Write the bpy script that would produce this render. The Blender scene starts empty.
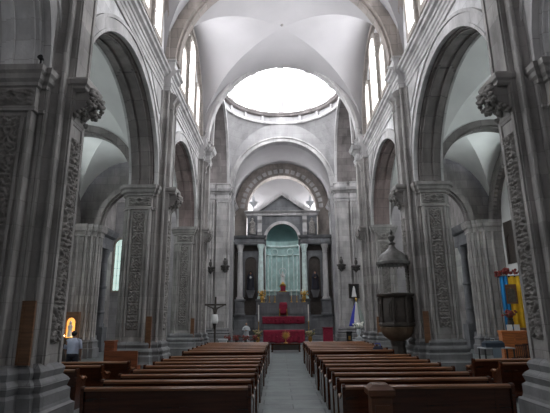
import bpy, bmesh, math, random
from mathutils import Vector, Matrix
random.seed(7)
PI = math.pi
C = bpy.context.scene.collection
S = bpy.context.scene
# ------------------------------------------------------------------ camera
cd = bpy.data.cameras.new('camera'); cam = bpy.data.objects.new('camera', cd); C.objects.link(cam)
cd.sensor_width = 36; cd.lens = 445/550*36; cd.clip_end = 300
cam.matrix_world = (Matrix.Translation((-.3, 0, 2.2)) @ Matrix.Rotation(math.radians(.5), 4, 'Z')
                    @ Matrix.Rotation(PI/2+math.radians(13.9), 4, 'X') @ Matrix.Rotation(math.radians(-.54), 4, 'Z'))
S.camera = cam
# ------------------------------------------------------------------ world, exposure
w = bpy.data.worlds.new('sky'); S.world = w; w.use_nodes = True
w.node_tree.nodes['Background'].inputs[0].default_value = (.75, .85, 1, 1)
w.node_tree.nodes['Background'].inputs[1].default_value = 1.0
S.view_settings.view_transform = 'Standard'; S.view_settings.look = 'None'
S.view_settings.gamma = 1; S.view_settings.exposure = 0.0
DOME_L, NAVE_L, CHOIR_L, CHANCEL_L, AISLE_L = 8, 24, .4, 20, 24     # daylight of the panes
S.cycles.max_bounces = 10; S.cycles.diffuse_bounces = 7; S.cycles.sample_clamp_indirect = 8

# ------------------------------------------------------------------ materials
def nodes(name):
    m = bpy.data.materials.new(name); m.use_nodes = True
    nt = m.node_tree; return m, nt, nt.nodes['Principled BSDF']
def mat(name, col, rough=.6, metal=0, noise=0, nscale=6, bump=0, spec=.5):
    m, nt, b = nodes(name)
    b.inputs['Base Color'].default_value = (*col, 1); b.inputs['Roughness'].default_value = rough
    b.inputs['Metallic'].default_value = metal; b.inputs['Specular IOR Level'].default_value = spec
    if noise or bump:
        t = nt.nodes.new('ShaderNodeTexCoord'); n = nt.nodes.new('ShaderNodeTexNoise')
        n.inputs['Scale'].default_value = nscale; n.inputs['Detail'].default_value = 5
        nt.links.new(t.outputs['Object'], n.inputs['Vector'])
        if noise:
            r = nt.nodes.new('ShaderNodeMapRange'); r.inputs['From Min'].default_value = .3; r.inputs['From Max'].default_value = .7
            r.inputs['To Min'].default_value = 1-noise; r.inputs['To Max'].default_value = 1+noise
            mx = nt.nodes.new('ShaderNodeVectorMath'); mx.operation = 'SCALE'; mx.inputs[0].default_value = col
            nt.links.new(n.outputs[0], r.inputs['Value']); nt.links.new(r.outputs[0], mx.inputs['Scale'])
            nt.links.new(mx.outputs[0], b.inputs['Base Color'])
        if bump:
            bp = nt.nodes.new('ShaderNodeBump'); bp.inputs['Strength'].default_value = bump; bp.inputs['Distance'].default_value = .05
            nt.links.new(n.outputs[0], bp.inputs['Height']); nt.links.new(bp.outputs[0], b.inputs['Normal'])
    return m
def stone(name, c1, c2, mortar, bw=.9, bh=.42, msize=.012, var=.35, rough=.85, floor=False, blot=1.4):
    """coursed ashlar laid out in world metres on whichever way the wall faces"""
    m, nt, b = nodes(name); N, L = nt.nodes, nt.links
    g = N.new('ShaderNodeNewGeometry'); sp = N.new('ShaderNodeSeparateXYZ'); L.new(g.outputs['Position'], sp.inputs[0])
    cb = N.new('ShaderNodeCombineXYZ')
    if floor:
        L.new(sp.outputs[0], cb.inputs[0]); L.new(sp.outputs[1], cb.inputs[1])
    else:
        sn = N.new('ShaderNodeSeparateXYZ'); L.new(g.outputs['True Normal'], sn.inputs[0])
        ab = N.new('ShaderNodeMath'); ab.operation = 'ABSOLUTE'; L.new(sn.outputs[0], ab.inputs[0])
        gt = N.new('ShaderNodeMath'); gt.operation = 'GREATER_THAN'; gt.inputs[1].default_value = .6; L.new(ab.outputs[0], gt.inputs[0])
        mx = N.new('ShaderNodeMix'); L.new(gt.outputs[0], mx.inputs[0]); L.new(sp.outputs[0], mx.inputs[2]); L.new(sp.outputs[1], mx.inputs[3])
        L.new(mx.outputs[0], cb.inputs[0]); L.new(sp.outputs[2], cb.inputs[1])
    br = N.new('ShaderNodeTexBrick'); L.new(cb.outputs[0], br.inputs['Vector'])
    br.inputs['Color1'].default_value = (*c1, 1); br.inputs['Color2'].default_value = (*c2, 1); br.inputs['Mortar'].default_value = (*mortar, 1)
    br.inputs['Scale'].default_value = 1; br.inputs['Brick Width'].default_value = bw; br.inputs['Row Height'].default_value = bh
    br.inputs['Mortar Size'].default_value = msize; br.inputs['Mortar Smooth'].default_value = .4; br.inputs['Bias'].default_value = 0
    n = N.new('ShaderNodeTexNoise'); n.inputs['Scale'].default_value = blot; n.inputs['Detail'].default_value = 7; n.inputs['Roughness'].default_value = .62
    mp = N.new('ShaderNodeMapping'); mp.inputs['Scale'].default_value = (1, 1, .45); L.new(g.outputs['Position'], mp.inputs[0]); L.new(mp.outputs[0], n.inputs['Vector'])
    r = N.new('ShaderNodeMapRange'); r.inputs['From Min'].default_value = .3; r.inputs['From Max'].default_value = .7
    r.inputs['To Min'].default_value = 1-var; r.inputs['To Max'].default_value = 1+var; L.new(n.outputs[0], r.inputs['Value'])
    sc = N.new('ShaderNodeVectorMath'); sc.operation = 'SCALE'; L.new(br.outputs[0], sc.inputs[0]); L.new(r.outputs[0], sc.inputs['Scale'])
    L.new(sc.outputs[0], b.inputs['Base Color']); b.inputs['Roughness'].default_value = rough
    bp = N.new('ShaderNodeBump'); bp.inputs['Strength'].default_value = .35; bp.inputs['Distance'].default_value = .02
    n2 = N.new('ShaderNodeTexNoise'); n2.inputs['Scale'].default_value = 14; n2.inputs['Detail'].default_value = 4; L.new(g.outputs['Position'], n2.inputs['Vector'])
    ad = N.new('ShaderNodeMath'); ad.operation = 'SUBTRACT'; L.new(n2.outputs[0], ad.inputs[0]); L.new(br.outputs['Fac'], ad.inputs[1])
    L.new(ad.outputs[0], bp.inputs['Height']); L.new(bp.outputs[0], b.inputs['Normal'])
    return m
def glow(name, col, s):
    m, nt, b = nodes(name); b.inputs['Base Color'].default_value = (*col, 1)
    b.inputs['Emission Color'].default_value = (*col, 1); b.inputs['Emission Strength'].default_value = s; return m
def wood(name, col, rough=.3):
    m, nt, b = nodes(name); N, L = nt.nodes, nt.links
    t = N.new('ShaderNodeTexCoord'); mp = N.new('ShaderNodeMapping'); mp.inputs['Scale'].default_value = (1, 12, 14)
    n = N.new('ShaderNodeTexNoise'); n.inputs['Scale'].default_value = 1.6; n.inputs['Detail'].default_value = 5
    L.new(t.outputs['Object'], mp.inputs[0]); L.new(mp.outputs[0], n.inputs['Vector'])
    cr = N.new('ShaderNodeValToRGB'); cr.color_ramp.elements[0].color = (*[c*.6 for c in col], 1); cr.color_ramp.elements[1].color = (*[c*1.35 for c in col], 1)
    cr.color_ramp.elements[0].position = .3; cr.color_ramp.elements[1].position = .7
    L.new(n.outputs[0], cr.inputs[0]); L.new(cr.outputs[0], b.inputs['Base Color']); b.inputs['Roughness'].default_value = rough
    b.inputs['Coat Weight'].default_value = .3; b.inputs['Coat Roughness'].default_value = .25
    return m
M_pier = stone('pier_stone', (.37, .352, .34), (.26, .25, .243), (.26, .25, .24), 1.1, .5, var=.42)
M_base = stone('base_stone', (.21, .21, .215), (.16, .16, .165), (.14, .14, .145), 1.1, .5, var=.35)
M_xp = stone('crossing_stone', (.50, .485, .48), (.37, .36, .355), (.33, .32, .31), .9, .48, var=.35)
M_wall = stone('wall_stone', (.74, .735, .74), (.60, .595, .60), (.54, .53, .53), 1.0, .45, var=.28)
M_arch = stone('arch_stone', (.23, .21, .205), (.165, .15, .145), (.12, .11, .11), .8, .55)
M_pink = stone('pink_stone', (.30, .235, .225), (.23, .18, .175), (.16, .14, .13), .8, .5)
M_rib = stone('rib_stone', (.34, .30, .275), (.26, .235, .215), (.2, .18, .17), .8, .5)
M_trim = stone('cornice_stone', (.55, .54, .54), (.42, .41, .41), (.33, .32, .32), 1.4, 2.0)
M_corb = mat('dark_carving', (.09, .085, .08), .9, noise=.3)
M_pend = stone('pendentive_stone', (.36, .355, .36), (.31, .305, .31), (.27, .265, .27), 1.0, .5, var=.18)
M_alt = stone('altar_stone', (.19, .195, .205), (.14, .145, .155), (.11, .115, .12), 1.2, .6)
M_carv = mat('carved_stone', (.26, .246, .235), .9, noise=.35, nscale=6)
M_plast = mat('white_plaster', (.41, .40, .408), .9, noise=.05, nscale=.6)
M_aplast = mat('grey_plaster', (.72, .715, .71), .9, noise=.1, nscale=.6)
M_floor = stone('floor_slabs', (.19, .212, .216), (.145, .163, .165), (.07, .077, .078), 1.5, .62, .018, .3, .38, True)
M_wood = wood('pew_wood', (.06, .017, .007), .24)
M_woodl = wood('light_wood', (.55, .18, .05), .4)
M_board = wood('board_wood', (.19, .09, .042), .5)
M_rail = wood('rail_wood_highlight', (.21, .085, .035), .3)  # pew wood paled for rails and arm caps: highlights put into the colour
M_post = wood('post_wood', (.125, .045, .018), .35)
M_conf = wood('red_brown_wood', (.24, .07, .026), .45)
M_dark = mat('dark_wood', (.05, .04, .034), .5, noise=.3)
M_black = mat('black_iron', (.012, .012, .014), .4)
M_red = mat('red_cloth', (.22, .006, .03), .8, noise=.25, nscale=5, bump=.3)
M_white = mat('white_cloth', (.8, .8, .8), .8)
M_wax = mat('wax', (.85, .84, .78), .5)
M_gold = mat('gold', (.75, .48, .13), .3, 1, noise=.2)
M_teal = mat('teal_paint', (.42, .60, .585), .6, noise=.22, nscale=2)
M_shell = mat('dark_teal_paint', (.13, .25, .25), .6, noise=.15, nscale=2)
M_tealp = mat('pale_teal_paint', (.70, .84, .82), .5, noise=.2, nscale=3)
M_shirt = mat('shirt_cloth', (.5, .55, .7), .9, noise=.1); M_pants = mat('trouser_cloth', (.025, .025, .035), .9)
M_skin = mat('skin', (.33, .19, .13), .6); M_hair = mat('hair', (.01, .008, .007), .6)
M_blue = mat('blue_cloth', (.02, .27, .62), .8, noise=.1); M_yel = mat('yellow_cloth', (.95, .58, .03), .8, noise=.1)
M_navy = mat('navy_cloth', (.05, .06, .42), .8, noise=.1); M_green = mat('green_leaf', (.05, .13, .05), .7, noise=.3)
M_flower = mat('dark_red_flower', (.22, .035, .03), .7, noise=.5, nscale=12)
M_dull = mat('dull_flowers', (.32, .27, .15), .8, noise=.3)
M_case = mat('dark_blue_cloth', (.02, .025, .05), .8)
M_grey = mat('grey_marble', (.5, .52, .55), .4, noise=.1)
M_bronze = mat('aged_bronze', (.12, .115, .11), .5, .3, noise=.3)
M_frame = mat('window_frame', (.33, .30, .27), .8, noise=.2)
M_bar = mat('window_bar', (.62, .62, .64), .6)
def daylight(n, s, col=(.955, .965, 1)): return glow(n, col, s)
M_dome = daylight('dome_daylight', DOME_L, (.97, .98, 1)); M_nave = daylight('nave_daylight', NAVE_L); M_choir = daylight('choir_daylight', CHOIR_L)
M_navb = daylight('dimmed_daylight', 5); M_aislb = daylight('dimmed_aisle_daylight', 5); M_trans = daylight('transept_daylight', .75, (.72, .95, .88))  # rear bay panes dimmed so the near piers stay dark
M_chan = daylight('chancel_daylight', CHANCEL_L); M_apse = daylight('apse_added_light', 42); M_aisle = daylight('aisle_daylight', AISLE_L, (.85, .95, .95))

# ------------------------------------------------------------------ mesh helpers
def build(name, bm, m, parent=None, smooth=False, loc=None, rz=0):
    me = bpy.data.meshes.new(name)
    bmesh.ops.recalc_face_normals(bm, faces=bm.faces[:]); bm.to_mesh(me); bm.free()
    for mm in (m if isinstance(m, (list, tuple)) else [m]): me.materials.append(mm)
    if smooth:
        for p in me.polygons: p.use_smooth = True
        if smooth == 'auto':
            me.set_sharp_from_angle(angle=math.radians(38))
    o = bpy.data.objects.new(name, me); C.objects.link(o)
    if parent: o.parent = parent
    if loc: o.location = loc
    if rz: o.rotation_euler[2] = rz
    return o
def B(): return bmesh.new()
def box(bm, x0, x1, y0, y1, z0, z1):
    vs = [bm.verts.new((x, y, z)) for z in (z0, z1) for x, y in ((x0, y0), (x1, y0), (x1, y1), (x0, y1))]
    for f in ((0, 3, 2, 1), (4, 5, 6, 7), (0, 1, 5, 4), (1, 2, 6, 5), (2, 3, 7, 6), (3, 0, 4, 7)): bm.faces.new([vs[i] for i in f])
def cbox(bm, cx, cy, cz, sx, sy, sz): box(bm, cx-sx/2, cx+sx/2, cy-sy/2, cy+sy/2, cz-sz/2, cz+sz/2)
def prism(bm, poly, axis, lo, hi):
    """poly of (u,v); axis 'x': u=y v=z; 'y': u=x v=z; 'z': u=x v=y"""
    def P(u, v, t): return (t, u, v) if axis == 'x' else (u, t, v) if axis == 'y' else (u, v, t)
    a = [bm.verts.new(P(u, v, lo)) for u, v in poly]; b = [bm.verts.new(P(u, v, hi)) for u, v in poly]
    n = len(poly)
    bm.faces.new(a); bm.faces.new(b[::-1])
    for i in range(n): bm.faces.new((a[i], b[i], b[(i+1) % n], a[(i+1) % n]))
def offset(poly, d):
    n = len(poly); out = []
    A = sum(poly[i][0]*poly[(i+1) % n][1]-poly[(i+1) % n][0]*poly[i][1] for i in range(n)); sg = 1 if A > 0 else -1
    for i in range(n):
        p, q, r = Vector(poly[i-1]), Vector(poly[i]), Vector(poly[(i+1) % n])
        e1 = (q-p).normalized(); e2 = (r-q).normalized()
        n1 = Vector((e1.y, -e1.x))*sg; n2 = Vector((e2.y, -e2.x))*sg
        k = 1+n1.dot(n2); o = (n1+n2)/max(k, .3)
        out.append((q.x+o.x*d, q.y+o.y*d))
    return out
def loft(bm, poly, prof):
    """footprint polygon swept up a profile of (z, outward offset)"""
    rings = [[bm.verts.new((x, y, z)) for x, y in offset(poly, d)] for z, d in prof]
    n = len(poly)
    for a, b in zip(rings, rings[1:]):
        for i in range(n): bm.faces.new((a[i], a[(i+1) % n], b[(i+1) % n], b[i]))
    bm.faces.new(rings[0][::-1]); bm.faces.new(rings[-1])
def lathe(bm, prof, c=(0, 0, 0), n=20, rx=1, a0=0, a1=2*PI):
    full = abs(a1-a0-2*PI) < 1e-6; m = n if full else n+1
    rings = [[bm.verts.new((c[0]+r*rx*math.cos(a0+(a1-a0)*i/n), c[1]+r*math.sin(a0+(a1-a0)*i/n), c[2]+z)) for i in range(m)] for r, z in prof]
    for a, b in zip(rings, rings[1:]):
        for i in range(n if full else n): 
            j = (i+1) % m
            if not full and i+1 >= m: continue
            bm.faces.new((a[i], a[j], b[j], b[i]))
    if full:
        bm.faces.new(rings[0][::-1]); bm.faces.new(rings[-1])
def sweep(bm, prof, path):
    """open or closed profile polygon placed at each frame fn(u,v)->xyz"""
    rings = [[bm.verts.new(fr(u, v)) for u, v in prof] for fr in path]; n = len(prof)
    for a, b in zip(rings, rings[1:]):
        for i in range(n): bm.faces.new((a[i], a[(i+1) % n], b[(i+1) % n], b[i]))
    bm.faces.new(rings[0][::-1]); bm.faces.new(rings[-1])
def grid(bm, fn, nu, nv):
    g = [[bm.verts.new(fn(i/nu, j/nv)) for j in range(nv+1)] for i in range(nu+1)]
    for i in range(nu):
        for j in range(nv): bm.faces.new((g[i][j], g[i+1][j], g[i+1][j+1], g[i][j+1]))
def tube(bm, pts, r, n=8):
    pts = [Vector(p) for p in pts]; rings = []
    for i, p in enumerate(pts):
        t = (pts[min(i+1, len(pts)-1)]-pts[max(i-1, 0)]).normalized()
        a = t.cross(Vector((0, 0, 1)) if abs(t.z) < .9 else Vector((1, 0, 0))).normalized(); b = t.cross(a)
        rr = r[i] if isinstance(r, (list, tuple)) else r
        rings.append([bm.verts.new(p+(a*math.cos(2*PI*k/n)+b*math.sin(2*PI*k/n))*rr) for k in range(n)])
    for a, b in zip(rings, rings[1:]):
        for i in range(n): bm.faces.new((a[i], a[(i+1) % n], b[(i+1) % n], b[i]))
    bm.faces.new(rings[0][::-1]); bm.faces.new(rings[-1])
def ball(bm, c, r, sx=1, sy=1, sz=1, sub=2):
    bmesh.ops.create_icosphere(bm, subdivisions=sub, radius=r, matrix=Matrix.Translation(c) @ Matrix.Diagonal((sx, sy, sz, 1)))
def archband(bm, axis, c, z0, rin, rout, lo, hi, n=32, zin=None, zout=None, a0=0, a1=PI):
    """ring segment (voussoir band): c is the centre on the other horizontal axis"""
    zin = zin or rin; zout = zout or rout
    inner = [(c+rin*math.cos(a0+(a1-a0)*i/n), z0+zin*math.sin(a0+(a1-a0)*i/n)) for i in range(n+1)]
    outer = [(c+rout*math.cos(a0+(a1-a0)*i/n), z0+zout*math.sin(a0+(a1-a0)*i/n)) for i in range(n+1)]
    def P(u, v, t): return (t, u, v) if axis == 'x' else (u, t, v)
    R = []
    for (a, b), (c2, d) in zip(inner, outer):
        R.append([bm.verts.new(P(a, b, lo)), bm.verts.new(P(c2, d, lo)), bm.verts.new(P(c2, d, hi)), bm.verts.new(P(a, b, hi))])
    for a, b in zip(R, R[1:]):
        for i in range(4): bm.faces.new((a[i], a[(i+1) % 4], b[(i+1) % 4], b[i]))
    bm.faces.new(R[0][::-1]); bm.faces.new(R[-1])
def archpanel(bm, axis, u0, u1, zt, c, z0, r, lo, hi, zb=None, n=32, rz=None):
    """wall panel from u0 to u1 up to zt with an arched hole; zb given: the jambs run down to zb"""
    rz = rz or r
    def P(u, v, t): return (t, u, v) if axis == 'x' else (u, t, v)
    arc = [(c-r*math.cos(PI*i/n), z0+rz*math.sin(PI*i/n)) for i in range(n+1)]
    cols = []
    for (u, v) in arc:
        cols.append([bm.verts.new(P(u, v, lo)), bm.verts.new(P(u, zt, lo)), bm.verts.new(P(u, zt, hi)), bm.verts.new(P(u, v, hi))])
    for a, b in zip(cols, cols[1:]):
        for i in range(4): bm.faces.new((a[i], a[(i+1) % 4], b[(i+1) % 4], b[i]))
    bm.faces.new(cols[0][::-1]); bm.faces.new(cols[-1])
    zb = z0 if zb is None else zb
    for a, b in ((u0, c-r), (c+r, u1)):
        if b-a > .01: (box(bm, lo, hi, a, b, zb, zt) if axis == 'x' else box(bm, a, b, lo, hi, zb, zt))
def carve(wd, ht, seed=0, depth=.07, period=None):
    """relief of scrolls and rosettes on an upright panel in the XZ plane, facing -Y, origin at bottom centre"""
    bm = B(); per = period or wd*1.1; nu = 30; nv = max(8, int(ht/wd*30))
    rnd = random.Random(seed); ph = [rnd.random()*6 for _ in range(200)]
    def fn(u, v):
        x = (u-.5)*2; z = v*ht; k = int(z/per); t = (z/per-k)*2-1
        r = math.hypot(x, t*1.1); a = math.atan2(t, abs(x)+.02)
        h = math.sin(r*9+ph[k]+2.6*math.sin(3*a+ph[k+50]))+.9*math.sin(abs(x)*13+ph[k+9])*math.sin(t*12+ph[k+30])+.5*math.sin(x*23+ph[k+3])*math.sin(z*41+ph[k])
        h = max(0, min(1, .5+.6*h))
        e = min(1, (1-abs(x))*5, v*ht/.05, (1-v)*ht/.05)
        return ((u-.5)*wd, -h*depth*max(0, e), z)
    grid(bm, fn, nu, nv); return bm
def put(o, label=None, cat=None, group=None, kind=None):
    if label: o['label'] = label
    if cat: o['category'] = cat
    if group: o['group'] = group
    if kind: o['kind'] = kind
    return o
def thing(name, label, cat, loc=(0, 0, 0), rz=0, group=None):
    o = bpy.data.objects.new(name, None); C.objects.link(o); o.location = loc; o.rotation_euler = (0, 0, rz); o.empty_display_size = .2
    return put(o, label, cat, group)
def struct(name, bm, m, smooth=False, label=None, cat=None):
    return put(build(name, bm, m, None, smooth), label, cat, None, 'structure')
def dup(root, loc=None, rz=None, label=None, group=None):
    r = root.copy(); C.objects.link(r)
    if loc is not None: r.location = loc
    if rz is not None: r.rotation_euler = (0, 0, rz)
    if label: r['label'] = label
    if group: r['group'] = group
    for ch in list(root.children):
        c = ch.copy(); C.objects.link(c); c.parent = r
        for g in ch.children:
            d = g.copy(); C.objects.link(d); d.parent = c
    return r
def flipx(o):
    """mirror a thing built for the right side onto the left (meshes copied, not negatively scaled)"""
    for c in o.children_recursive:
        if c.type != 'MESH': continue
        me = c.data.copy(); me.transform(Matrix.Diagonal((-1, 1, 1, 1))); me.flip_normals(); c.data = me
        c.location.x *= -1; c.rotation_euler[2] *= -1
    return o

# ------------------------------------------------------------------ plan of the church
PY = [-8.3, .5, 9.3, 18.1, 26.9]          # centres of the nave piers along Y
HT = .62; HF = .76                                  # half their thickness
ZS = 7.5                                  # arcade spring
ZC, ZV = 12.8, 13.2                       # top of the great cornice, vault spring
XC, YC0, YC1 = 4.85, 27.25, 36.95; YCM = (YC0+YC1)/2
XA, XO = 7.0, 12.9                        # aisle: inner and outer faces

# floor
bm = B(); box(bm, -14.8, 14.8, -9.2, 47, -.3, 0)
struct('floor', bm, M_floor, label='grey stone slab floor running down the nave to the altar', cat='floor')
bm = B()
for i, (y, h) in enumerate(((38.3, .2), (38.75, .4), (39.2, .6))): box(bm, -4.65, 4.65, y, 47, h-.2, h)
struct('trim_1', bm, M_alt, label='dark stone chancel steps below the altar', cat='steps')

# nave arcade walls with arches, one per side
def sx(bm, s):
    if s < 0: bmesh.ops.transform(bm, matrix=Matrix.Diagonal((-1, 1, 1, 1)), verts=bm.verts[:])
    return bm
for s, side in ((1, 'right'), (-1, 'left')):
    bm = B()
    for a, b in zip(PY, PY[1:]):
        archpanel(bm, 'x', a+HT, b-HT, 12.4, (a+b)/2, ZS, (b-a)/2-HT, 5.35, 6.38)
        box(bm, 5.35, 6.38, b-HT, b+HT, ZS, 12.4)
        box(bm, 5.35, 6.2, a, b, 12.4, 19.2)                        # clerestory wall
    W = struct('wall_'+side, sx(bm, s), M_wall, label='pale grey ashlar arcade wall above the arches on the %s of the nave' % side, cat='wall')
    # dark soffits and mouldings of the arches
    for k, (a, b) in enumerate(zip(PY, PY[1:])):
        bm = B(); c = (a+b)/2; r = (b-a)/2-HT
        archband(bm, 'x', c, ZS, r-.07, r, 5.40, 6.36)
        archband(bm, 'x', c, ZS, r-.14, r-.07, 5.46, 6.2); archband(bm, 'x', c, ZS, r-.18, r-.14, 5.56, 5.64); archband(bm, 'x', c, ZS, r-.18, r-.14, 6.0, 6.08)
        build('arch_soffit', sx(bm, s), M_pink if k == 3 else M_wall if k == 1 else M_arch, W, 'auto')  # soffit beside the viewpoint in paler stone: its light is in the colour
        bm = B()
        archband(bm, 'x', c, ZS, r-.08, r+.30, 5.27, 5.40); archband(bm, 'x', c, ZS, r+.30, r+.40, 5.22, 5.40); archband(bm, 'x', c, ZS, r-.09, r-.0, 5.24, 5.40)
        archband(bm, 'x', c, ZS, r-.08, r+.35, 6.34, 6.44)
        build('arch_moulding', sx(bm, s), M_trim, W, 'auto')
        bm = B()                                                     # sunk spandrel panels beside the arch
        for q in (-1, 1):
            for t in range(10):
                pass
            pts = [(c+q*(r-.1), 11.75), (c+q*(r-.1), 10.6), (c+q*(r-1.6), 11.75)]
            prism(bm, pts, 'x', 5.30, 5.36)
        build('spandrel_panel', sx(bm, s), M_trim, W)

# the great entablature running down each side of the nave
def entab(bm, s, x, y0, y1, zt=ZC, k=1.0):
    """x wall face; profile projects to the nave"""
    pr = [(0, -1.0), (-.05, -1.0), (-.05, -.84), (-.08, -.82), (-.08, -.70), (-.13, -.66), (-.05, -.62), (-.05, -.36), (-.1, -.34), (-.13, -.27), (-.24, -.22), (-.27, -.12), (-.35, -.09), (-.37, 0), (.3, 0), (.3, -1.0)]
    prism(bm, [(x+u*k, zt+v) for u, v in pr], 'y', y0, y1)
for s, side in ((1, 'right'), (-1, 'left')):
    bm = B(); entab(bm, s, 5.33, -8.9, 27.6)
    T = struct('trim_%d' % (2 if s < 0 else 3), sx(bm, s), M_trim, label='long moulded stone cornice on the %s nave wall under the windows' % side, cat='cornice')
    for y in PY:
        bm = B(); e = .52 if y < 26 else .7
        entab(bm, s, 5.02, y-e, y+e+(.1 if y > 26 else 0), zt=ZC+.02)
        build('cornice_break', sx(bm, s), M_trim, T)
        bm = B()                                                     # scrolled brackets under the break
        for dy in (-.25, .25):
            prism(bm, [(5.0, 11.75), (4.78, 11.72), (4.70, 11.58), (4.78, 11.45), (4.86, 11.3), (4.82, 11.12), (4.9, 11.0), (5.0, 11.0)], 'y', y+dy-.1, y+dy+.1)
        build('cornice_bracket', sx(bm, s), M_pier, T)
        bm = B(); loft(bm, [(4.85, y-.42), (5.5, y-.42), (5.5, y+.42), (4.85, y+.42)], [(ZC, .05), (ZC+.12, .05), (ZC+.14, 0), (ZC+.5, 0), (ZC+.52, .05), (ZC+.6, .05)])
        build('rib_pedestal', sx(bm, s), M_trim, T)
        bm = B(); lathe(bm, [(.05, 0), (.17, .12), (.1, .3), (.2, .42), (.2, .5)], (4.95, y, ZC+.6), 10)
        build('rib_pedestal_cap', sx(bm, s), M_trim, T, 'auto')

# ------------------------------------------------------------------ piers
SIL = {}
def pier_poly(xi=4.92):
    return [(xi, .38), (xi, -.38), (xi+.13, -.38), (xi+.13, -.5), (xi+.33, -.5), (5.3, -HF), (6.42, -HF), (6.5, -.5), (6.58, -.5), (6.58, -.36), (6.65, -.36),
            (6.65, .36), (6.58, .36), (6.58, .5), (6.5, .5), (6.42, HF), (5.3, HF), (xi+.33, .5), (xi+.13, .5), (xi+.13, .38)]
carvF = carve(.44, 4.6, 3, .05, .46); carvN = carve(.42, 4.45, 9, .08, .42)
meF = bpy.data.meshes.new('carved_panel'); carvF.to_mesh(meF); meF.materials.append(M_carv)
meN = bpy.data.meshes.new('carved_strip'); carvN.to_mesh(meN); meN.materials.append(M_carv)
cF = carve(.92, .38, 21, .09, .38); meC = bpy.data.meshes.new('capital_frieze'); cF.to_mesh(meC); meC.materials.append(M_carv)
for me in (meF, meN, meC):
    for p in me.polygons: p.use_smooth = True
def make_pier():
    t = thing('stone_pier', 'x', 'pillar')
    # ribs that run up to the cornice
    bm = B()
    prism(bm, [(4.92, .48), (4.92, -.26), (5.03, -.26), (5.03, -.40), (5.36, -.54), (5.36, .60), (5.03, .56), (5.03, .48)], 'z', 1.3, 11.85)
    for e in (-.18, .41): box(bm, 4.88, 4.93, e-.05, e+.05, 1.3, 11.8)
    build('nave_pilaster', bm, M_wall if False else M_pier, t)
    bm = B()
    P = [(5.34, -HT+.02), (5.44, -HT+.02), (5.44, -HF), (6.36, -HF), (6.36, -HT+.02), (6.5, -HT+.02), (6.5, -.42), (6.6, -.42), (6.6, .42), (6.5, .42), (6.5, HT-.02), (6.36, HT-.02), (6.36, HF), (5.44, HF), (5.44, HT-.02), (5.34, HT-.02)]
    prism(bm, P, 'z', 1.3, 6.5)
    for x in (5.62, 6.18):
        for q in (-1, 1): cbox(bm, x, q*(HF+.02), 3.9, .06, .06, 4.75)
    for x in (5.49, 6.31):
        for q in (-1, 1): lathe(bm, [(.055, 1.3), (.055, 6.45)], (x, q*(HF+.0), 0), 8)
    for x, q in ((5.38, .56), (6.46, .56), (6.57, .42), (5.30, .55), (5.05, .46)):
        for g in (-1, 1): lathe(bm, [(.06, 1.3), (.06, 6.45 if x > 5.35 else 11.8)], (x, g*q, 0), 8)
    build('shaft', bm, M_pier, t)
    bm = B()                                                         # moulded base round the whole pier
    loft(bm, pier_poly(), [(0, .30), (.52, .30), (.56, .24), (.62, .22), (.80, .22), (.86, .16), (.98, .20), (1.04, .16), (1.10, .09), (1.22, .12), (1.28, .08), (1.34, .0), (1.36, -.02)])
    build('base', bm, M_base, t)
    bm = B()
    loft(bm, P, [(6.42, 0), (6.44, .06), (6.52, .06), (6.55, .02), (6.98, .02), (7.0, .07), (7.08, .08), (7.14, .14), (7.24, .16), (7.30, .21), (7.42, .22), (7.42, .0), (7.5, -.02)])
    build('capital', bm, M_pier, t)
    for q in (-1, 1):
        for me, n, x, y, z, r in ((meF, 'carved_panel', 5.90, q*(HF+.0), 1.75, 0), (meC, 'capital_frieze', 5.90, q*(HF+.03), 6.57, 0)):
            o = bpy.data.objects.new(n, me); C.objects.link(o); o.parent = t; o.location = (x, y, z); o.rotation_euler[2] = 0 if q < 0 else PI
    o = bpy.data.objects.new('carved_strip', meN); C.objects.link(o); o.parent = t; o.location = (4.915, .115, 1.7); o.rotation_euler[2] = -PI/2
    # bulging carved console on the nave face
    bm = B()
    loft(bm, [(4.68, -.2), (5.2, -.2), (5.2, .44), (4.68, .44)], [(7.2, .0), (7.24, .05), (7.30, .05), (7.34, .1), (7.44, .12), (7.5, .09), (7.5, 0)])
    prism(bm, [(5.0, 7.22), (4.6, 7.22), (4.54, 7.1), (4.58, 6.92), (4.7, 6.8), (4.82, 6.7), (4.86, 6.55), (4.9, 6.44), (5.0, 6.4)], 'y', -.12, .36)
    build('console', bm, M_pier, t)
    bm = B(); rnd = random.Random(4)
    for i in range(110):
        a = rnd.random(); y = rnd.uniform(-.26, .48); zz = 6.6+.66*a
        xx = 4.88-.40*math.sin(min(1, a*1.15)*PI*.6)
        ball(bm, (xx, y, zz), rnd.uniform(.04, .075), 1, 1.1, .8, 1)
    build('console_leaves', bm, M_carv, t, True)
    for c in t.children: c.data.update()
    return t
P0 = make_pier()
names = {2: ('nearest tall', 'beside the camera side arch'), 3: ('middle', ''), 4: ('far', '')}
lab = {(1, 0): 'pillar at the back end of the right arcade', (-1, 0): 'pillar at the back end of the left arcade',
       (1, 1): 'pillar on the right beside the viewpoint', (-1, 1): 'pillar on the left beside the viewpoint',
       (1, 2): 'nearest huge ribbed stone pillar on the right, carved strip and cut by the picture edge',
       (-1, 2): 'nearest huge ribbed stone pillar on the left with long brown board on its side',
       (1, 3): 'right stone pillar with carved panel standing just behind the wooden pulpit',
       (-1, 3): 'left stone pillar with carved panel between the first and second arches',
       (1, 4): 'plain far pillar of the right arcade, seen behind the hanging pulpit canopy',
       (-1, 4): 'plain far pillar of the left arcade, beside the standing crucifix'}
first = True
for k, y in enumerate(PY):
    if k == 0: continue
    r = dup(P0, (0, y, 0), 0, lab[(1, k)]); l = flipx(dup(P0, (0, y, 0), 0, lab[(-1, k)]))
for c in list(P0.children): bpy.data.objects.remove(c)
bpy.data.objects.remove(P0)

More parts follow.
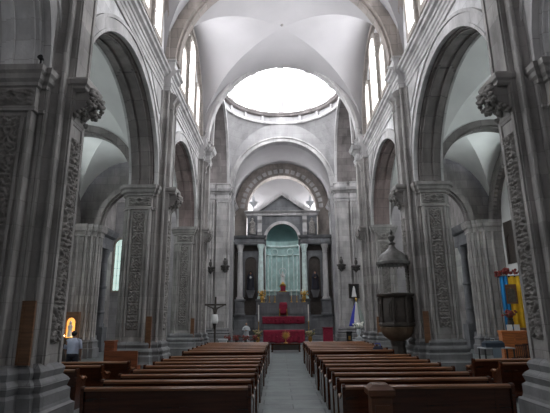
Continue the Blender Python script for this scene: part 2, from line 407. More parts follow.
# thick crossing piers
def xpier(name, s, poly, label):
    t = thing(name, label, 'pillar')
    P = [(s*x, y) for x, y in poly]
    bm = B(); prism(bm, P, 'z', 1.3, 11.85)
    build('shaft', bm, M_pier if poly[0][1] < 30 else M_xp, t)
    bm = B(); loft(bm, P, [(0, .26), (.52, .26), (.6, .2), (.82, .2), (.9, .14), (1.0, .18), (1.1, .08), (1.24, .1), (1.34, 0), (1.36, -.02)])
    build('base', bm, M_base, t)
    bm = B(); loft(bm, P, [(11.6, 0), (11.62, .05), (11.8, .05), (11.85, .09), (12.0, .1), (12.04, .04), (12.3, .04), (12.36, .1), (12.48, .14), (12.55, .26), (12.66, .3), (12.78, .34), (12.8, .34), (12.8, .0), (13.2, 0), (13.22, .06), (13.3, .06), (13.3, 0)])
    build('entablature', bm, M_trim, t)
    return t
for s, side in ((1, 'right'), (-1, 'left')):
    xpier('crossing_pier', s, [(4.72, 27.0), (6.35, 27.0), (6.35, 27.75), (5.6, 27.75), (5.6, 27.62), (4.85, 27.62), (4.85, 27.5), (4.72, 27.5)],
          'tall pilastered pier at the near %s corner of the domed crossing' % side)
    t = xpier('crossing_pier', s, [(4.45, 36.75), (4.45, 36.55), (4.62, 36.55), (4.62, 36.42), (5.55, 36.42), (5.55, 36.55), (5.75, 36.55), (5.75, 36.3), (6.6, 36.3), (6.6, 36.75), (6.6, 37.6), (4.45, 37.6)],
              'tall pale pier with stacked cornice on the %s side of the altar' % side)
    for z, x in ((8.6, 5.1), ):
        bm = B(); box(bm, x-.42, x+.42, 36.34, 36.44, 1.8, 11.3); build('raised_panel', sx(bm, s), M_xp, t)
    for x in (4.52, 4.72, 5.5, 5.78, 6.02, 6.5):
        bm = B(); lathe(bm, [(.07, 1.35), (.07, 11.6)], (s*x, 36.4 if x < 5.7 else 36.28, 0), 8); build('rib', bm, M_xp, t)
    # carved corbels high on the far pier
    for x, z in ((4.72, 6.2), (5.9, 6.1)):
        bm = B(); lathe(bm, [(.04, -.5), (.12, -.42), (.2, -.3), (.26, -.12), (.36, -.04), (.38, .06), (.3, .07)], (x, 36.3, z), 14)
        for j in range(7): ball(bm, (x+.27*math.cos(j*.9), 36.3-.24*abs(math.sin(j*.9)), z-.22), .09, sub=1)
        ball(bm, (x, 36.25, z+.32), .2, .8, .8, 1.3, 1); ball(bm, (x, 36.25, z+.62), .1, sub=1)
        build('corbel', sx(bm, s), M_corb, t, 'auto')

# ------------------------------------------------------------------ nave vault
bm = B()
def groin(bm, x0, x1, y0, y1, zs, rise, n=20):
    cx, hx, cy, hy = (x0+x1)/2, (x1-x0)/2, (y0+y1)/2, (y1-y0)/2
    for ax in (0, 1):
        for sg in (-1, 1):
            def fn(u, v):
                t = v; q = math.sin((u*2-1)*PI/2)*t            # along the web, |q| <= t
                a, b = (q, sg*t) if ax == 0 else (sg*t, q)
                return (cx+a*hx, cy+b*hy, zs+rise*math.sqrt(max(0, 1-q*q)))
            grid(bm, fn, n, n)
for a, b in zip(PY, PY[1:]): groin(bm, -5.36, 5.36, a+.5, b-.5 if b < 26 else b+.1, ZV, 5.4)
CE = struct('ceiling', bm, M_plast, True, label='white plastered groin vault high over the nave', cat='ceiling')
for i, y in enumerate(PY[:4]):
    bm = B(); archband(bm, 'y', 0, ZV+.1, 4.85, 5.5, y-.42, y+.42, 40, 4.95, 5.6)
    archband(bm, 'y', 0, ZV+.1, 4.75, 4.9, y-.2, y+.2, 40, 4.85, 5.0)
    struct('trim_%d' % (5+i), bm, M_rib, 'auto', label='brown grey stone rib arching across the nave vault', cat='arch')['group'] = 'stone ribs across the nave vault'
# small hanging hook at the crown of the last vault
bm = B(); lathe(bm, [(.07, .03), (.09, -.03), (.05, -.08), (.02, -.12)], (0, 22.5, 18.6), 10); put(build('ceiling_hook', bm, M_pier), 'small dark iron boss at the crown of the white vault before the dome', 'hook')

# windows with frames: axis 'x' (in a wall whose normal is X)
WN = [0]
def window(axis, c, z0, w, h, face, out, m, lab, arched=True, fd=.18, fw=.16, bars=(1, 4), flat=.0):
    """c centre along the wall, face = wall plane, out = +-1 direction into the room"""
    WN[0] += 1
    def outline(d):
        hw = w/2+d; pts = [(c-hw, z0-d), (c+hw, z0-d)]
        if arched:
            zsq = z0+h-w/2
            pts += [(c+hw*math.cos(PI*i/12), zsq+hw*math.sin(PI*i/12)) for i in range(13)]
        else: pts += [(c+hw, z0+h+d), (c-hw, z0+h+d)]
        return pts
    def P(u, v, t): return (t, u, v) if axis == 'x' else (u, t, v)
    a, b = outline(0), outline(fw); n = len(a)
    bm = B(); lo, hi = face-out*.04, face+out*fd
    R = [[bm.verts.new(P(*p, t)) for p in q] for q, t in ((a, lo), (a, hi), (b, hi), (b, lo))]
    for i in range(4):
        for j in range(n): bm.faces.new((R[i][j], R[i][(j+1) % n], R[(i+1) % 4][(j+1) % n], R[(i+1) % 4][j]))
    f = struct('window_%d' % WN[0], bm, M_frame, label=lab, cat='window')
    bm = B(); bm.faces.new([bm.verts.new(P(*p, face+out*.03)) for p in a]); build('pane', bm, m, f)
    bm = B(); nx, nz = bars
    for i in range(1, nx+1):
        u = c-w/2+w*i/(nx+1)
        q = [face+out*.04, face+out*.07]
        (box(bm, min(q), max(q), u-.025, u+.025, z0, z0+h-.1) if axis == 'x' else box(bm, u-.025, u+.025, min(q), max(q), z0, z0+h-.1))
    for i in range(1, nz+1):
        z = z0+h*i/(nz+1)
        (box(bm, min(q), max(q), c-w/2, c+w/2, z-.02, z+.02) if axis == 'x' else box(bm, c-w/2, c+w/2, min(q), max(q), z-.02, z+.02))
    build('glazing_bars', bm, M_bar, f)
    return f
ordn = ['over the entrance bay', 'over the first arch beside the viewpoint', 'over the big near arch', 'over the second arch, next to the dome']
for s, side in ((1, 'right'), (-1, 'left')):
    for k, (a, b) in enumerate(zip(PY, PY[1:])):
        c = (a+b)/2
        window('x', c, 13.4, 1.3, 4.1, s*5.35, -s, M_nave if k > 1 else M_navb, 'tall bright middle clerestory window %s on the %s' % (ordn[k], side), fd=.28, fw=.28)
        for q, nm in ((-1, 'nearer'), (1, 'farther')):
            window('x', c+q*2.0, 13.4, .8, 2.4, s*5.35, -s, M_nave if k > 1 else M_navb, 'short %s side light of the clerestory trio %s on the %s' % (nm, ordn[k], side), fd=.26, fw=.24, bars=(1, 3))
        bm = B(); archband(bm, 'x', c, ZV, 3.95, 4.2, 5.12, 5.36, 40, 5.0, 5.3)
        sx(bm, s); build('lunette_arch', bm, M_rib, CE, 'auto')

# nave back wall (behind the viewpoint) with its choir window
bm = B(); box(bm, -14, 14, -9.2, -8.9, 0, 20)
struct('wall_front', bm, M_wall, label='entrance wall behind the viewpoint', cat='wall')
window('y', 0, 8.5, 3.2, 5.5, -8.88, 1, M_choir, 'large choir window in the entrance wall', fd=.3, fw=.3, bars=(3, 5))

# ------------------------------------------------------------------ aisles
for s, side in ((1, 'right'), (-1, 'left')):
    bm = B(); box(bm, XO, XO+.5, -9, 27.4, 0, 13.4)
    WA = struct('wall_aisle_'+side, sx(bm, s), M_aplast, label='grey outer wall of the %s aisle' % side, cat='wall')
    bm = B()
    for a, b in zip(PY, PY[1:]): groin(bm, 6.35, XO, a+.3, b-.3, 7.6, 4.25, 14)
    struct('ceiling_aisle_'+side, sx(bm, s), M_aplast, True, label='grey plastered vault over the %s aisle' % side, cat='ceiling')
    for k, y in enumerate(PY[1:]):
        if k == 3: continue
        bm = B()
        archpanel(bm, 'y', 6.36, XO, 12.4, 8.82, 7.7, 2.45, y-.3, y+.3)
        o = struct('trim_%d' % (20+k+10*(s > 0)), sx(bm, s), M_aplast, label='cross wall over an arch of the %s aisle' % side, cat='wall')
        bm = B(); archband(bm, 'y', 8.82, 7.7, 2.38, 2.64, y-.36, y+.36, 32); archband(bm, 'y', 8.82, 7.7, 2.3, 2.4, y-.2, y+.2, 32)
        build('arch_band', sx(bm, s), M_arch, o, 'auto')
    # clustered responds on the outer wall
    for k, y in enumerate(PY[1:]):
        t = thing('wall_respond', '', 'pillar')
        t['label'] = {0: 'clustered half pillar on the %s aisle wall beside the viewpoint', 1: 'clustered half pillar on the %s aisle wall hidden by the nearest pillar',
                      2: 'clustered half pillar on the %s aisle wall behind the middle pillar', 3: 'ribbed shaft cluster with small capital at the far end of the %s aisle'}[k] % side
        st = [(11.2, .26), (11.42, .26), (11.42, .46), (11.66, .46), (11.66, .64), (11.95, .64), (11.95, .78), (12.9, .78)]
        P = [(u, y-v) for u, v in st]+[(u, y+v) for u, v in st[::-1]]
        P = [(s*u, v) for u, v in P]
        bm = B(); prism(bm, P, 'z', 1.1, 7.0)
        for (u, v) in ((11.34, -.34), (11.57, -.54), (11.84, -.72), (12.3, -.82), (11.2, 0)): lathe(bm, [(.085, 1.0), (.085, 6.98)], (s*u, y+v, 0), 10)
        build('shaft', bm, M_pier, t)
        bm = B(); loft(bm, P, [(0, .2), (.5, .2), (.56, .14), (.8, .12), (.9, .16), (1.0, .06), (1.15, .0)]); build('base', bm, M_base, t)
        bm = B(); loft(bm, P, [(6.95, 0), (6.98, .06), (7.08, .03), (7.25, .06), (7.32, .14), (7.5, .18), (7.7, .18)]); build('capital', bm, M_pier, t)
    # wall arches with a pearl edge
    for k, (a, b) in enumerate(zip(PY, PY[1:])):
        if k < 1: continue
        c = (a+b)/2; bm = B()
        archband(bm, 'x', c, 7.5, 3.45, 4.1, 12.45, 12.92, 32); build('wall_arch', sx(bm, s), M_arch, WA, 'auto')
        bm = B()
        for i in range(1, 40):
            an = PI*i/40; cbox(bm, 12.5, c+3.40*math.cos(an), 7.5+3.40*math.sin(an), .2, .16, .16)
        build('arch_teeth', sx(bm, s), M_arch, WA)
    for k, (a, b) in enumerate(zip(PY, PY[1:])):
        c = (a+b)/2
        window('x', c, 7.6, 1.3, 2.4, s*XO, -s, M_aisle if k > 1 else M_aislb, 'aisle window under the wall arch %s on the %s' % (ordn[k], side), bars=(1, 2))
# dark tall recess in the right aisle wall
bm = B(); archpanel(bm, 'x', 24.6, 25.7, 7.4, 25.15, 6.3, .35, 12.8, 12.92, zb=5.0, n=12); box(bm, 12.85, 12.9, 24.8, 25.5, 5.0, 6.7)
struct('trim_40', bm, M_dark, label='dark narrow niche high on the right aisle wall', cat='niche')

# ------------------------------------------------------------------ crossing, transepts
bm = B()
archpanel(bm, 'y', -6.6, 6.6, 22, 0, ZV, XC, YC0-.45, YC0, rz=5.6, n=40, zb=ZV)      # near crossing arch wall
struct('wall_crossing_near', bm, M_plast, label='white plastered wall over the near crossing arch', cat='wall')
bm = B(); archband(bm, 'y', 0, ZV, XC-.06, XC+.14, YC0-.52, YC0-.42, 48, 5.53, 5.73); archband(bm, 'y', 0, ZV, XC-.07, XC, YC0-.42, YC0+.06, 48, 5.53, 5.6)
struct('trim_41', bm, M_trim, 'auto', label='slim moulded stone edge of the arch before the dome', cat='arch')
# back wall with the chancel arch
bm = B(); archpanel(bm, 'y', -15, 15, 22, 0, 13.1, 4.2, YC1, YC1+.9, zb=0, n=40)
WB = struct('wall_back', bm, M_pend, label='stone wall round the tall chancel arch behind the crossing', cat='wall')
bm = B(); archband(bm, 'y', 0, 13.1, 4.15, 4.38, YC1-.12, YC1+.1, 48); archband(bm, 'y', 0, 13.1, 4.48, 4.6, YC1-.16, YC1+.1, 48); archband(bm, 'y', 0, 13.1, 4.38, 4.48, YC1-.05, YC1+.1, 48)
build('arch_moulding', bm, M_trim, WB, 'auto')
for s, side in ((1, 'right'), (-1, 'left')):
    # near wall of the transept with the arch out of the aisle
    bm = B(); archpanel(bm, 'y', 6.36, 14.6, 20, 8.82, 7.7, 2.45, 27.0, 27.25, zb=7.6); box(bm, 11.25, 14.6, 27.0, 27.25, 0, 7.6)
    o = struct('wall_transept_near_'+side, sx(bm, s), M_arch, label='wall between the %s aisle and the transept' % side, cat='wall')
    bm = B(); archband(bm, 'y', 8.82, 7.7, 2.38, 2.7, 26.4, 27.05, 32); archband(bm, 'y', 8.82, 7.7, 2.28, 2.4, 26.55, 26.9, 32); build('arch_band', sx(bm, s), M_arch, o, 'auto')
    bm = B(); box(bm, 14.2, 14.7, 27, 37.6, 0, 20)
    WT = struct('wall_transept_'+side, sx(bm, s), M_pier, label='end wall of the %s transept' % side, cat='wall')
    bm = B(); grid(bm, lambda u, v: (s*(XC+u*9.9), YCM-XC*math.cos(v*PI), ZV+6.1*math.sin(v*PI)), 4, 32)
    struct('ceiling_transept_'+side, bm, M_plast, True, label='plastered barrel vault of the %s transept' % side, cat='ceiling')
    bm = B(); archband(bm, 'x', YCM, ZV, XC-.3, XC+.05, 4.7, 6.5, 40, 5.7, 6.15)
    struct('trim_%d' % (42 if s < 0 else 43), sx(bm, s), M_arch, 'auto', label='dark stone arch opening into the %s transept under the dome' % side, cat='arch')
    bm = B(); archband(bm, 'x', YCM, ZV, XC-.35, XC-.1, 4.55, 4.75, 40, 5.65, 5.95)
    struct('trim_%d' % (44 if s < 0 else 45), sx(bm, s), M_trim, 'auto', label='pale moulding round the %s transept arch' % side, cat='arch')
    window('x', YCM, 13.6, 1.8, 3.2, s*14.2, -s, M_nave, 'high window in the end wall of the %s transept' % side)
    # transept side altar: columns, entablature
    t = thing('side_altar', 'dark %s transept altar of stone columns, glimpsed through the far aisle arch' % side, 'altar')
    for y in (29.3, 31.4):
        bm = B(); lathe(bm, [(.34, 1.6), (.34, 1.8), (.27, 1.9), (.25, 2.5), (.3, 2.55), (.3, 2.65), (.25, 2.7), (.25, 4.2), (.3, 4.25), (.3, 4.35), (.24, 4.4), (.22, 6.3), (.3, 6.5), (.36, 6.8), (.36, 6.9)], (s*12.7, y, 0), 14)
        build('column', bm, M_alt, t, 'auto')
        bm = B(); box(bm, 12.3, 13.35, y-.42, y+.42, 0, 1.6); build('pedestal', sx(bm, s), M_alt, t)
    bm = B(); prism(bm, [(14.2, 6.9), (12.35, 6.9), (12.35, 7.2), (12.4, 7.25), (12.4, 7.7), (12.2, 7.8), (12.05, 8.05), (12.0, 8.2), (14.2, 8.2)], 'y', 28.7, 32.0)
    build('entablature', sx(bm, s), M_alt, t)
    bm = B(); box(bm, 13.9, 14.18, 29.8, 30.9, 2.2, 5.6); build('niche_panel', sx(bm, s), M_dark, t)
    bm = B(); box(bm, 12.6, 14.2, 29.8, 30.9, 0, 1.1); build('altar_table', sx(bm, s), M_alt, t)
    window('y', s*13.5, 4.4, 1.0, 4.2, YC1, -1, M_trans, 'greenish white window glimpsed through the %s aisle' % side, bars=(3, 6))
    # transept wall cornices
    bm = B(); pr = [(0, 11.8), (-.08, 11.85), (-.08, 12.3), (-.3, 12.55), (-.34, 12.8), (0, 12.8)]
    prism(bm, [(v, zz) for v, zz in [(YC1+a, z) for a, z in pr]], 'x', 6.5, 14.2)
    struct('trim_%d' % (46 if s < 0 else 47), sx(bm, s), M_trim, label='cornice of the %s transept' % side, cat='cornice')

# pendentives, drum and dome
bm = B(); kz = 5.8/XC
for q in range(4):
    def fn(u, v):
        a = PI/4+q*PI/2+(u-.5)*PI/2; d = min(XC/abs(math.cos(a)) if abs(math.cos(a)) > 1e-9 else 1e9, XC/abs(math.sin(a)) if abs(math.sin(a)) > 1e-9 else 1e9)
        r = d+(XC-d)*v
        return (r*math.cos(a), YCM+r*math.sin(a), ZV+kz*math.sqrt(max(0, 2*XC*XC-r*r)))
    grid(bm, fn, 32, 12)
ZR = ZV+5.8
struct('ceiling_pendentives', bm, M_pend, True, label='pale curved stone triangles carrying the ring of the dome', cat='ceiling')
def ringprof(bm, prof, n=72):
    R = [[bm.verts.new((r*math.cos(2*PI*i/n), YCM+r*math.sin(2*PI*i/n), z)) for r, z in prof] for i in range(n)]
    m = len(prof)
    for i in range(n):
        for j in range(m): bm.faces.new((R[i][j], R[i][(j+1) % m], R[(i+1) % n][(j+1) % m], R[(i+1) % n][j]))
bm = B(); ringprof(bm, [(XC+.5, ZR-.1), (XC-.05, ZR-.1), (XC-.1, ZR), (XC-.05, ZR+.12), (XC+.2, ZR+.14), (XC+.2, ZR+.62), (XC+.5, ZR+.62)])
DR = struct('trim_48', bm, M_trim, 'auto', label='stone ring cornice with blocks at the foot of the dome', cat='cornice')
bm = B()
for i in range(18):
    a = 2*PI*(i+.5)/18; c, s_ = math.cos(a), math.sin(a)
    vs = [(r*c-t*s_, YCM+r*s_+t*c, z) for z in (ZR+.14, ZR+.64) for r, t in ((XC-.04, -.1), (XC+.2, -.1), (XC+.2, .1), (XC-.04, .1))]
    V = [bm.verts.new(v) for v in vs]
    for f in ((0, 3, 2, 1), (4, 5, 6, 7), (0, 1, 5, 4), (1, 2, 6, 5), (2, 3, 7, 6), (3, 0, 4, 7)): bm.faces.new([V[k] for k in f])
build('cornice_block', bm, M_plast, DR)
bm = B(); ringprof(bm, [(XC+.12, ZR+.15), (XC+.2, ZR+.15), (XC+.2, ZR+.62), (XC+.12, ZR+.62)]); build('frieze', bm, M_pend, DR)
bm = B(); ringprof(bm, [(XC+.5, ZR+.62), (XC-.02, ZR+.62), (XC-.16, ZR+.68), (XC-.2, ZR+.8), (XC-.26, ZR+.84), (XC-.28, ZR+.95), (XC+.5, ZR+.95)]); build('upper_ring', bm, M_arch, DR, 'auto')  # dark stone puts the shade of the ring's underside into its colour
bm = B(); ringprof(bm, [(XC+.05, ZR+.9), (XC+.5, ZR+.9), (XC+.5, ZR+7.2), (XC+.05, ZR+7.2)])
struct('wall_drum', bm, M_plast, 'auto', label='white drum of the dome above the crossing', cat='wall')
nw = 12
for i in range(nw):
    a = 2*PI*(i+.5)/nw; r = XC+.04; hw = .40*2*PI/nw
    WN[0] += 1
    bm = B(); grid(bm, lambda u, v: ((r-.03)*math.cos(a+(u-.5)*2*hw), YCM+(r-.03)*math.sin(a+(u-.5)*2*hw), ZR+1.1+v*5.2), 6, 1)
    f = struct('window_%d' % WN[0], bm, M_dome, label='glaring white window in the drum of the dome', cat='window'); f['group'] = 'windows round the drum of the dome'
    bm = B()
    for e in (-hw, 0, hw):
        x, y = (r-.08)*math.cos(a+e), (r-.08)*math.sin(a+e); cbox(bm, x, YCM+y, ZR+3.7, .08, .08, 5.3)
    build('window_frame', bm, M_plast, f)
bm = B(); grid(bm, lambda u, v: ((XC+.1)*math.cos(u*2*PI)*math.cos(v*PI/2*.9), YCM+(XC+.1)*math.sin(u*2*PI)*math.cos(v*PI/2*.9), ZR+7.1+4.6*math.sin(v*PI/2*.9)), 48, 16)
struct('ceiling_dome', bm, M_plast, True, label='white shell of the dome', cat='dome')
bm = B(); lathe(bm, [(.8, 0), (.8, .05)], (0, YCM, ZR+7.1+4.5), 24)
WN[0] += 1; struct('window_%d' % WN[0], bm, M_dome, label='lantern opening at the top of the dome', cat='window')

# ------------------------------------------------------------------ chancel
for s, side in ((1, 'right'), (-1, 'left')):
    bm = B(); box(bm, 4.7, 5.2, 37.5, 46.6, 0, 13.3)
    WC = struct('wall_chancel_'+side, sx(bm, s), M_wall, label='%s side wall of the chancel beside the altarpiece' % side, cat='wall')
    bm = B(); entab(bm, s, 4.72, 37.5, 44, zt=12.8); build('entablature', sx(bm, s), M_trim, WC)
    window('x', 39.6, 12.95, 1.3, 2.0, s*4.68, -s, M_chan, 'bright slit of window high on the %s chancel wall' % side, arched=False, fd=.1, fw=.1)
bm = B(); grid(bm, lambda u, v: (-4.72*math.cos(v*PI), 37.3+u*9.3, 13.1+4.45*math.sin(v*PI)), 4, 40)
struct('ceiling_chancel', bm, M_plast, True, label='white barrel vault over the chancel', cat='ceiling')
bm = B(); box(bm, -5.2, 5.2, 46.4, 46.8, 0, 18); struct('wall_apse', bm, M_plast, label='white end wall behind the altarpiece', cat='wall')
bm = B(); archband(bm, 'y', 0, 12.7, 3.55, 4.35, 43.4, 44.3, 48, 3.55, 4.5)
archband(bm, 'y', 0, 12.7, 3.45, 3.65, 43.3, 44.3, 48); archband(bm, 'y', 0, 12.7, 4.2, 4.75, 43.5, 44.3, 48, 4.4, 4.9)
for s in (1, -1): box(bm, *sorted((s*3.55, s*4.7)), 43.4, 44.3, 0, 12.75)
AR = struct('trim_49', bm, M_rib, 'auto', label='broad brown stone arch with coffers framing the altarpiece', cat='arch')
bm = B()
for i in range(21):
    a = PI*(i+.5)/21; u = Vector((math.cos(a), 0, math.sin(a))); v = Vector((-math.sin(a), 0, math.cos(a))); c = Vector((0, 43.4, 12.7))+u*3.95
    V = [bm.verts.new(c+u*p*.2+v*q*.2+Vector((0, d, 0))) for d in (0, -.07) for p, q in ((-1, -1), (1, -1), (1, 1), (-1, 1))]
    for f in ((0, 3, 2, 1), (4, 5, 6, 7), (0, 1, 5, 4), (1, 2, 6, 5), (2, 3, 7, 6), (3, 0, 4, 7)): bm.faces.new([V[k] for k in f])
build('arch_coffers', bm, M_trim, AR)
window('x', 45.3, 9.6, 1.3, 4.2, 4.68, -1, M_apse, 'added unseen right pane lighting the wall behind the altarpiece', fd=.1, fw=.1)  # unseen glowing panes, added to brighten the end wall
window('x', 45.3, 9.6, 1.3, 4.2, -4.68, 1, M_apse, 'added unseen left pane lighting the wall behind the altarpiece', fd=.1, fw=.1)

# ------------------------------------------------------------------ altarpiece
YA = 42.0
AP = thing('altarpiece', 'tall grey stone altarpiece with columns, pediment and teal central niche', 'altarpiece')
def part(n, bm, m=None, sm=False, parent=None): return build(n, bm, m or M_alt, parent or AP, sm)
bm = B()
box(bm, -4.55, 4.55, YA-.1, 43.3, .6, 2.2); box(bm, -4.6, 4.6, YA-.2, 43.3, 2.2, 2.35); box(bm, -4.6, 4.6, YA-.2, 43.3, .6, .9)
box(bm, -2.6, 2.6, YA-.6, YA, .6, 2.25); part('podium', bm)
bm = B()
for x in (-4.0, -2.05, 2.05, 4.0):
    bm = B(); loft(bm, [(x-.42, YA-.35), (x+.42, YA-.35), (x+.42, YA+.5), (x-.42, YA+.5)], [(2.35, .05), (2.5, .05), (2.55, 0), (3.55, 0), (3.6, .06), (3.75, .08), (3.78, 0)])
    part('pedestal', bm)
colp = [(.36, 3.78), (.36, 3.88), (.32, 3.95), (.27, 4.02), (.26, 4.1), (.25, 6.5), (.21, 8.1), (.25, 8.14), (.22, 8.2), (.26, 8.45), (.36, 8.7), (.38, 8.85)]
for x in (-4.0, 4.0):
    bm = B(); lathe(bm, colp, (x, YA, 0), 16); part('column', bm, M_trim, 'auto')
for x in (-2.05, 2.05):
    bm = B(); lathe(bm, colp, (x, YA-.05, 0), 16); part('column', bm, M_tealp, 'auto')
for s in (1, -1):
    bm = B(); box(bm, *sorted((s*1.7, s*4.6)), 42.5, 43.2, 2.3, 9.0); part('side_wall', bm, M_dark)
    bm = B(); archpanel(bm, 'y', s*3.02-.75, s*3.02+.75, 8.3, s*3.02, 7.2, .55, 42.3, 42.55, zb=4.0, n=16); part('niche_frame', bm, M_alt)
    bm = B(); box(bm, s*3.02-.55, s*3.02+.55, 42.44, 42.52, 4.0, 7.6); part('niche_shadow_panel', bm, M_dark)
    bm = B(); loft(bm, [(s*3.02-.4, 41.95), (s*3.02+.4, 41.95), (s*3.02+.4, 42.4), (s*3.02-.4, 42.4)], [(3.9, -.2), (4.4, -.05), (4.55, 0), (4.6, 0)]); part('niche_bracket', bm)
    # entablature over each column pair
    bm = B(); x0, x1 = sorted((s*1.75, s*4.55))
    loft(bm, [(x0, YA-.35), (x1, YA-.35), (x1, 43.2), (x0, 43.2)], [(8.85, 0), (9.0, .0), (9.03, .05), (9.1, 0), (9.35, 0), (9.45, .12), (9.55, .2), (9.68, .24), (9.7, 0)])
    part('entablature', bm, M_alt)
    # attic block with carved console and small figure
    bm = B(); x0, x1 = sorted((s*1.9, s*3.35)); box(bm, x0, x1, YA-.1, 43.2, 9.7, 11.7); part('attic_block', bm, M_alt)
    bm = B(); xx = s*2.15
    prism(bm, [(YA-.1, 11.6), (YA-.45, 11.55), (YA-.5, 11.2), (YA-.3, 10.9), (YA-.35, 10.3), (YA-.5, 10.0), (YA-.4, 9.75), (YA-.1, 9.7)], 'x', xx-.2, xx+.2); part('attic_console', bm, M_trim)
    bm = B()
    lathe(bm, [(.3, 0), (.34, .3), (.25, .8), (.3, 1.1), (.1, 1.35), (.14, 1.5), (.0, 1.66)], (s*2.85, YA-.25, 9.8), 12); part('attic_figure', bm, M_carv, 'auto')
    # urn lamp on the attic
    bm = B(); lathe(bm, [(.16, 0), (.18, .1), (.06, .2), (.06, .5), (.12, .6), (.38, .95), (.42, 1.0), (.2, 1.05), (.14, 1.2), (.03, 1.7)], (s*2.75, YA+.1, 12.05), 14); part('finial_urn', bm, M_grey, 'auto')
bm = B(); archpanel(bm, 'y', -1.95, 1.95, 11.7, 0, 9.35, 1.55, YA-.02, 42.8, zb=8.85, n=32); part('central_arch', bm)
bm = B(); archband(bm, 'y', 0, 9.35, 1.5, 1.78, YA-.12, YA+.05, 32); part('arch_moulding', bm, M_trim, 'auto')
bm = B()
loft(bm, [(-3.4, YA-.15), (3.4, YA-.15), (3.4, 43.2), (-3.4, 43.2)], [(11.65, 0), (11.75, .06), (11.8, .0), (11.9, .05), (12.0, .2), (12.1, .26), (12.12, 0)])
part('attic_cornice', bm, M_trim)
bm = B()
prism(bm, [(-2.55, 12.1), (2.55, 12.1), (0, 13.75)], 'y', YA+.1, 43.0); part('tympanum', bm, M_alt)
bm = B()
for s in (1, -1):
    prism(bm, [(s*2.75, 12.1), (s*2.75, 12.28), (0, 14.0), (0, 13.68), (s*2.3, 12.1)], 'y', YA-.25, 43.0)
part('pediment_moulding', bm, M_trim)
# teal niche: curved back and shell
bm = B(); grid(bm, lambda u, v: (-1.6*math.cos(u*PI), 42.3+1.0*math.sin(u*PI), 3.8+v*5.6), 24, 2)
part('niche_back', bm, M_teal, True)
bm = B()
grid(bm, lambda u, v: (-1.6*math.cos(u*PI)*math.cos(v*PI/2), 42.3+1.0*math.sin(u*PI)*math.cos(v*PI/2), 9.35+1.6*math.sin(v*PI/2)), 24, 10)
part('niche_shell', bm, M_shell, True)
bm = B()
for j, (z, w_) in enumerate(((8.72, .10), (7.9, .05), (4.5, .07))):
    sweep(bm, [(0, 0), (.12, 0), (.16, w_), (.12, 2*w_), (0, 2*w_)], [(lambda a: (lambda u, v: (-(1.58-u)*math.cos(a), 42.3+(1.0-u)*math.sin(a), z+v)))(PI*i/24) for i in range(25)])
for i in range(1, 8):
    a = PI*i/8; cbox(bm, -1.5*math.cos(a), 42.3+.93*math.sin(a), 6.2, .12, .12, 3.4)
part('niche_moulding', bm, M_tealp)
bm = B()
for x in (-.75, .75):
    ringm = [(lambda a: (lambda u, v: (x+(.28+u)*math.cos(a), 43.05-v, 8.3+(.28+u)*math.sin(a))))(2*PI*i/20) for i in range(21)]
    bm = B(); sweep(bm, [(-.03, 0), (.05, 0), (.05, .1), (-.03, .1)], ringm); part('niche_wreath', bm, M_tealp)
# stepped retable shelf in the middle
bm = B(); box(bm, -2.2, 2.2, 41.3, 42.1, 2.2, 3.4); box(bm, -1.5, 1.5, 41.6, 42.3, 3.4, 4.1); box(bm, -2.25, 2.25, 41.25, 42.1, 3.35, 3.45); box(bm, -.6, .6, 41.5, 42.5, 4.1, 4.4)
part('retable_shelf', bm, M_alt)
# relief panels of the podium
bm = B()
for x in (-3.6, -2.9, 2.9, 3.6): bm = B(); box(bm, x-.27, x+.27, YA-.16, YA-.08, 1.05, 2.05); part('relief_panel', bm, M_alt)
for x in (-1.7, -.85, 0, .85, 1.7): bm = B(); box(bm, x-.33, x+.33, 41.22, 41.32, 2.45, 3.2); part('relief_panel', bm, M_alt)

# ------------------------------------------------------------------ figures
def skin(name, pts, edges, m, parent=None, root=0, sub=2, loc=None, rz=0):
    bm = B(); L = bm.verts.layers.skin.verify(); vs = []
    for (x, y, z, r) in pts:
        v = bm.verts.new((x, y, z)); v[L].radius = (r, r); vs.append(v)
    vs[root][L].use_root = True
    for a, b in edges: bm.edges.new((vs[a], vs[b]))
    me = bpy.data.meshes.new(name); bm.to_mesh(me); bm.free(); me.materials.append(m)
    o = bpy.data.objects.new(name, me); C.objects.link(o)
    sk = o.modifiers.new('Skin', 'SKIN'); sk.use_smooth_shade = True
    sb = o.modifiers.new('Sub', 'SUBSURF'); sb.levels = sub; sb.render_levels = sub
    if parent: o.parent = parent
    if loc: o.location = loc
    if rz: o.rotation_euler[2] = rz
    return o
def hand(pts, edges, wrist, d, side, s=1.0):
    """short skinned finger chains rooted in the palm; d = direction of the fingers (unit Vector), side = across the palm"""
    b = Vector(pts[wrist][:3]); d = Vector(d).normalized(); sd = Vector(side).normalized(); up = d.cross(sd)
    def add(p, r, par): pts.append((*p, r)); edges.append((par, len(pts)-1)); return len(pts)-1
    palm = add(b+d*.06*s, .028*s, wrist)
    for i, ln in enumerate((.070, .082, .076, .058)):
        q = b+d*.085*s+sd*(i-1.5)*.021*s; k = add(q, .0095*s, palm); k = add(q+d*ln*.5*s+up*.008*s, .0085*s, k); add(q+d*ln*s+up*.026*s, .007*s, k)
    k = add(b+d*.035*s-sd*.035*s, .012*s, palm); add(b+d*.075*s-sd*.055*s+up*.015*s, .009*s, k)
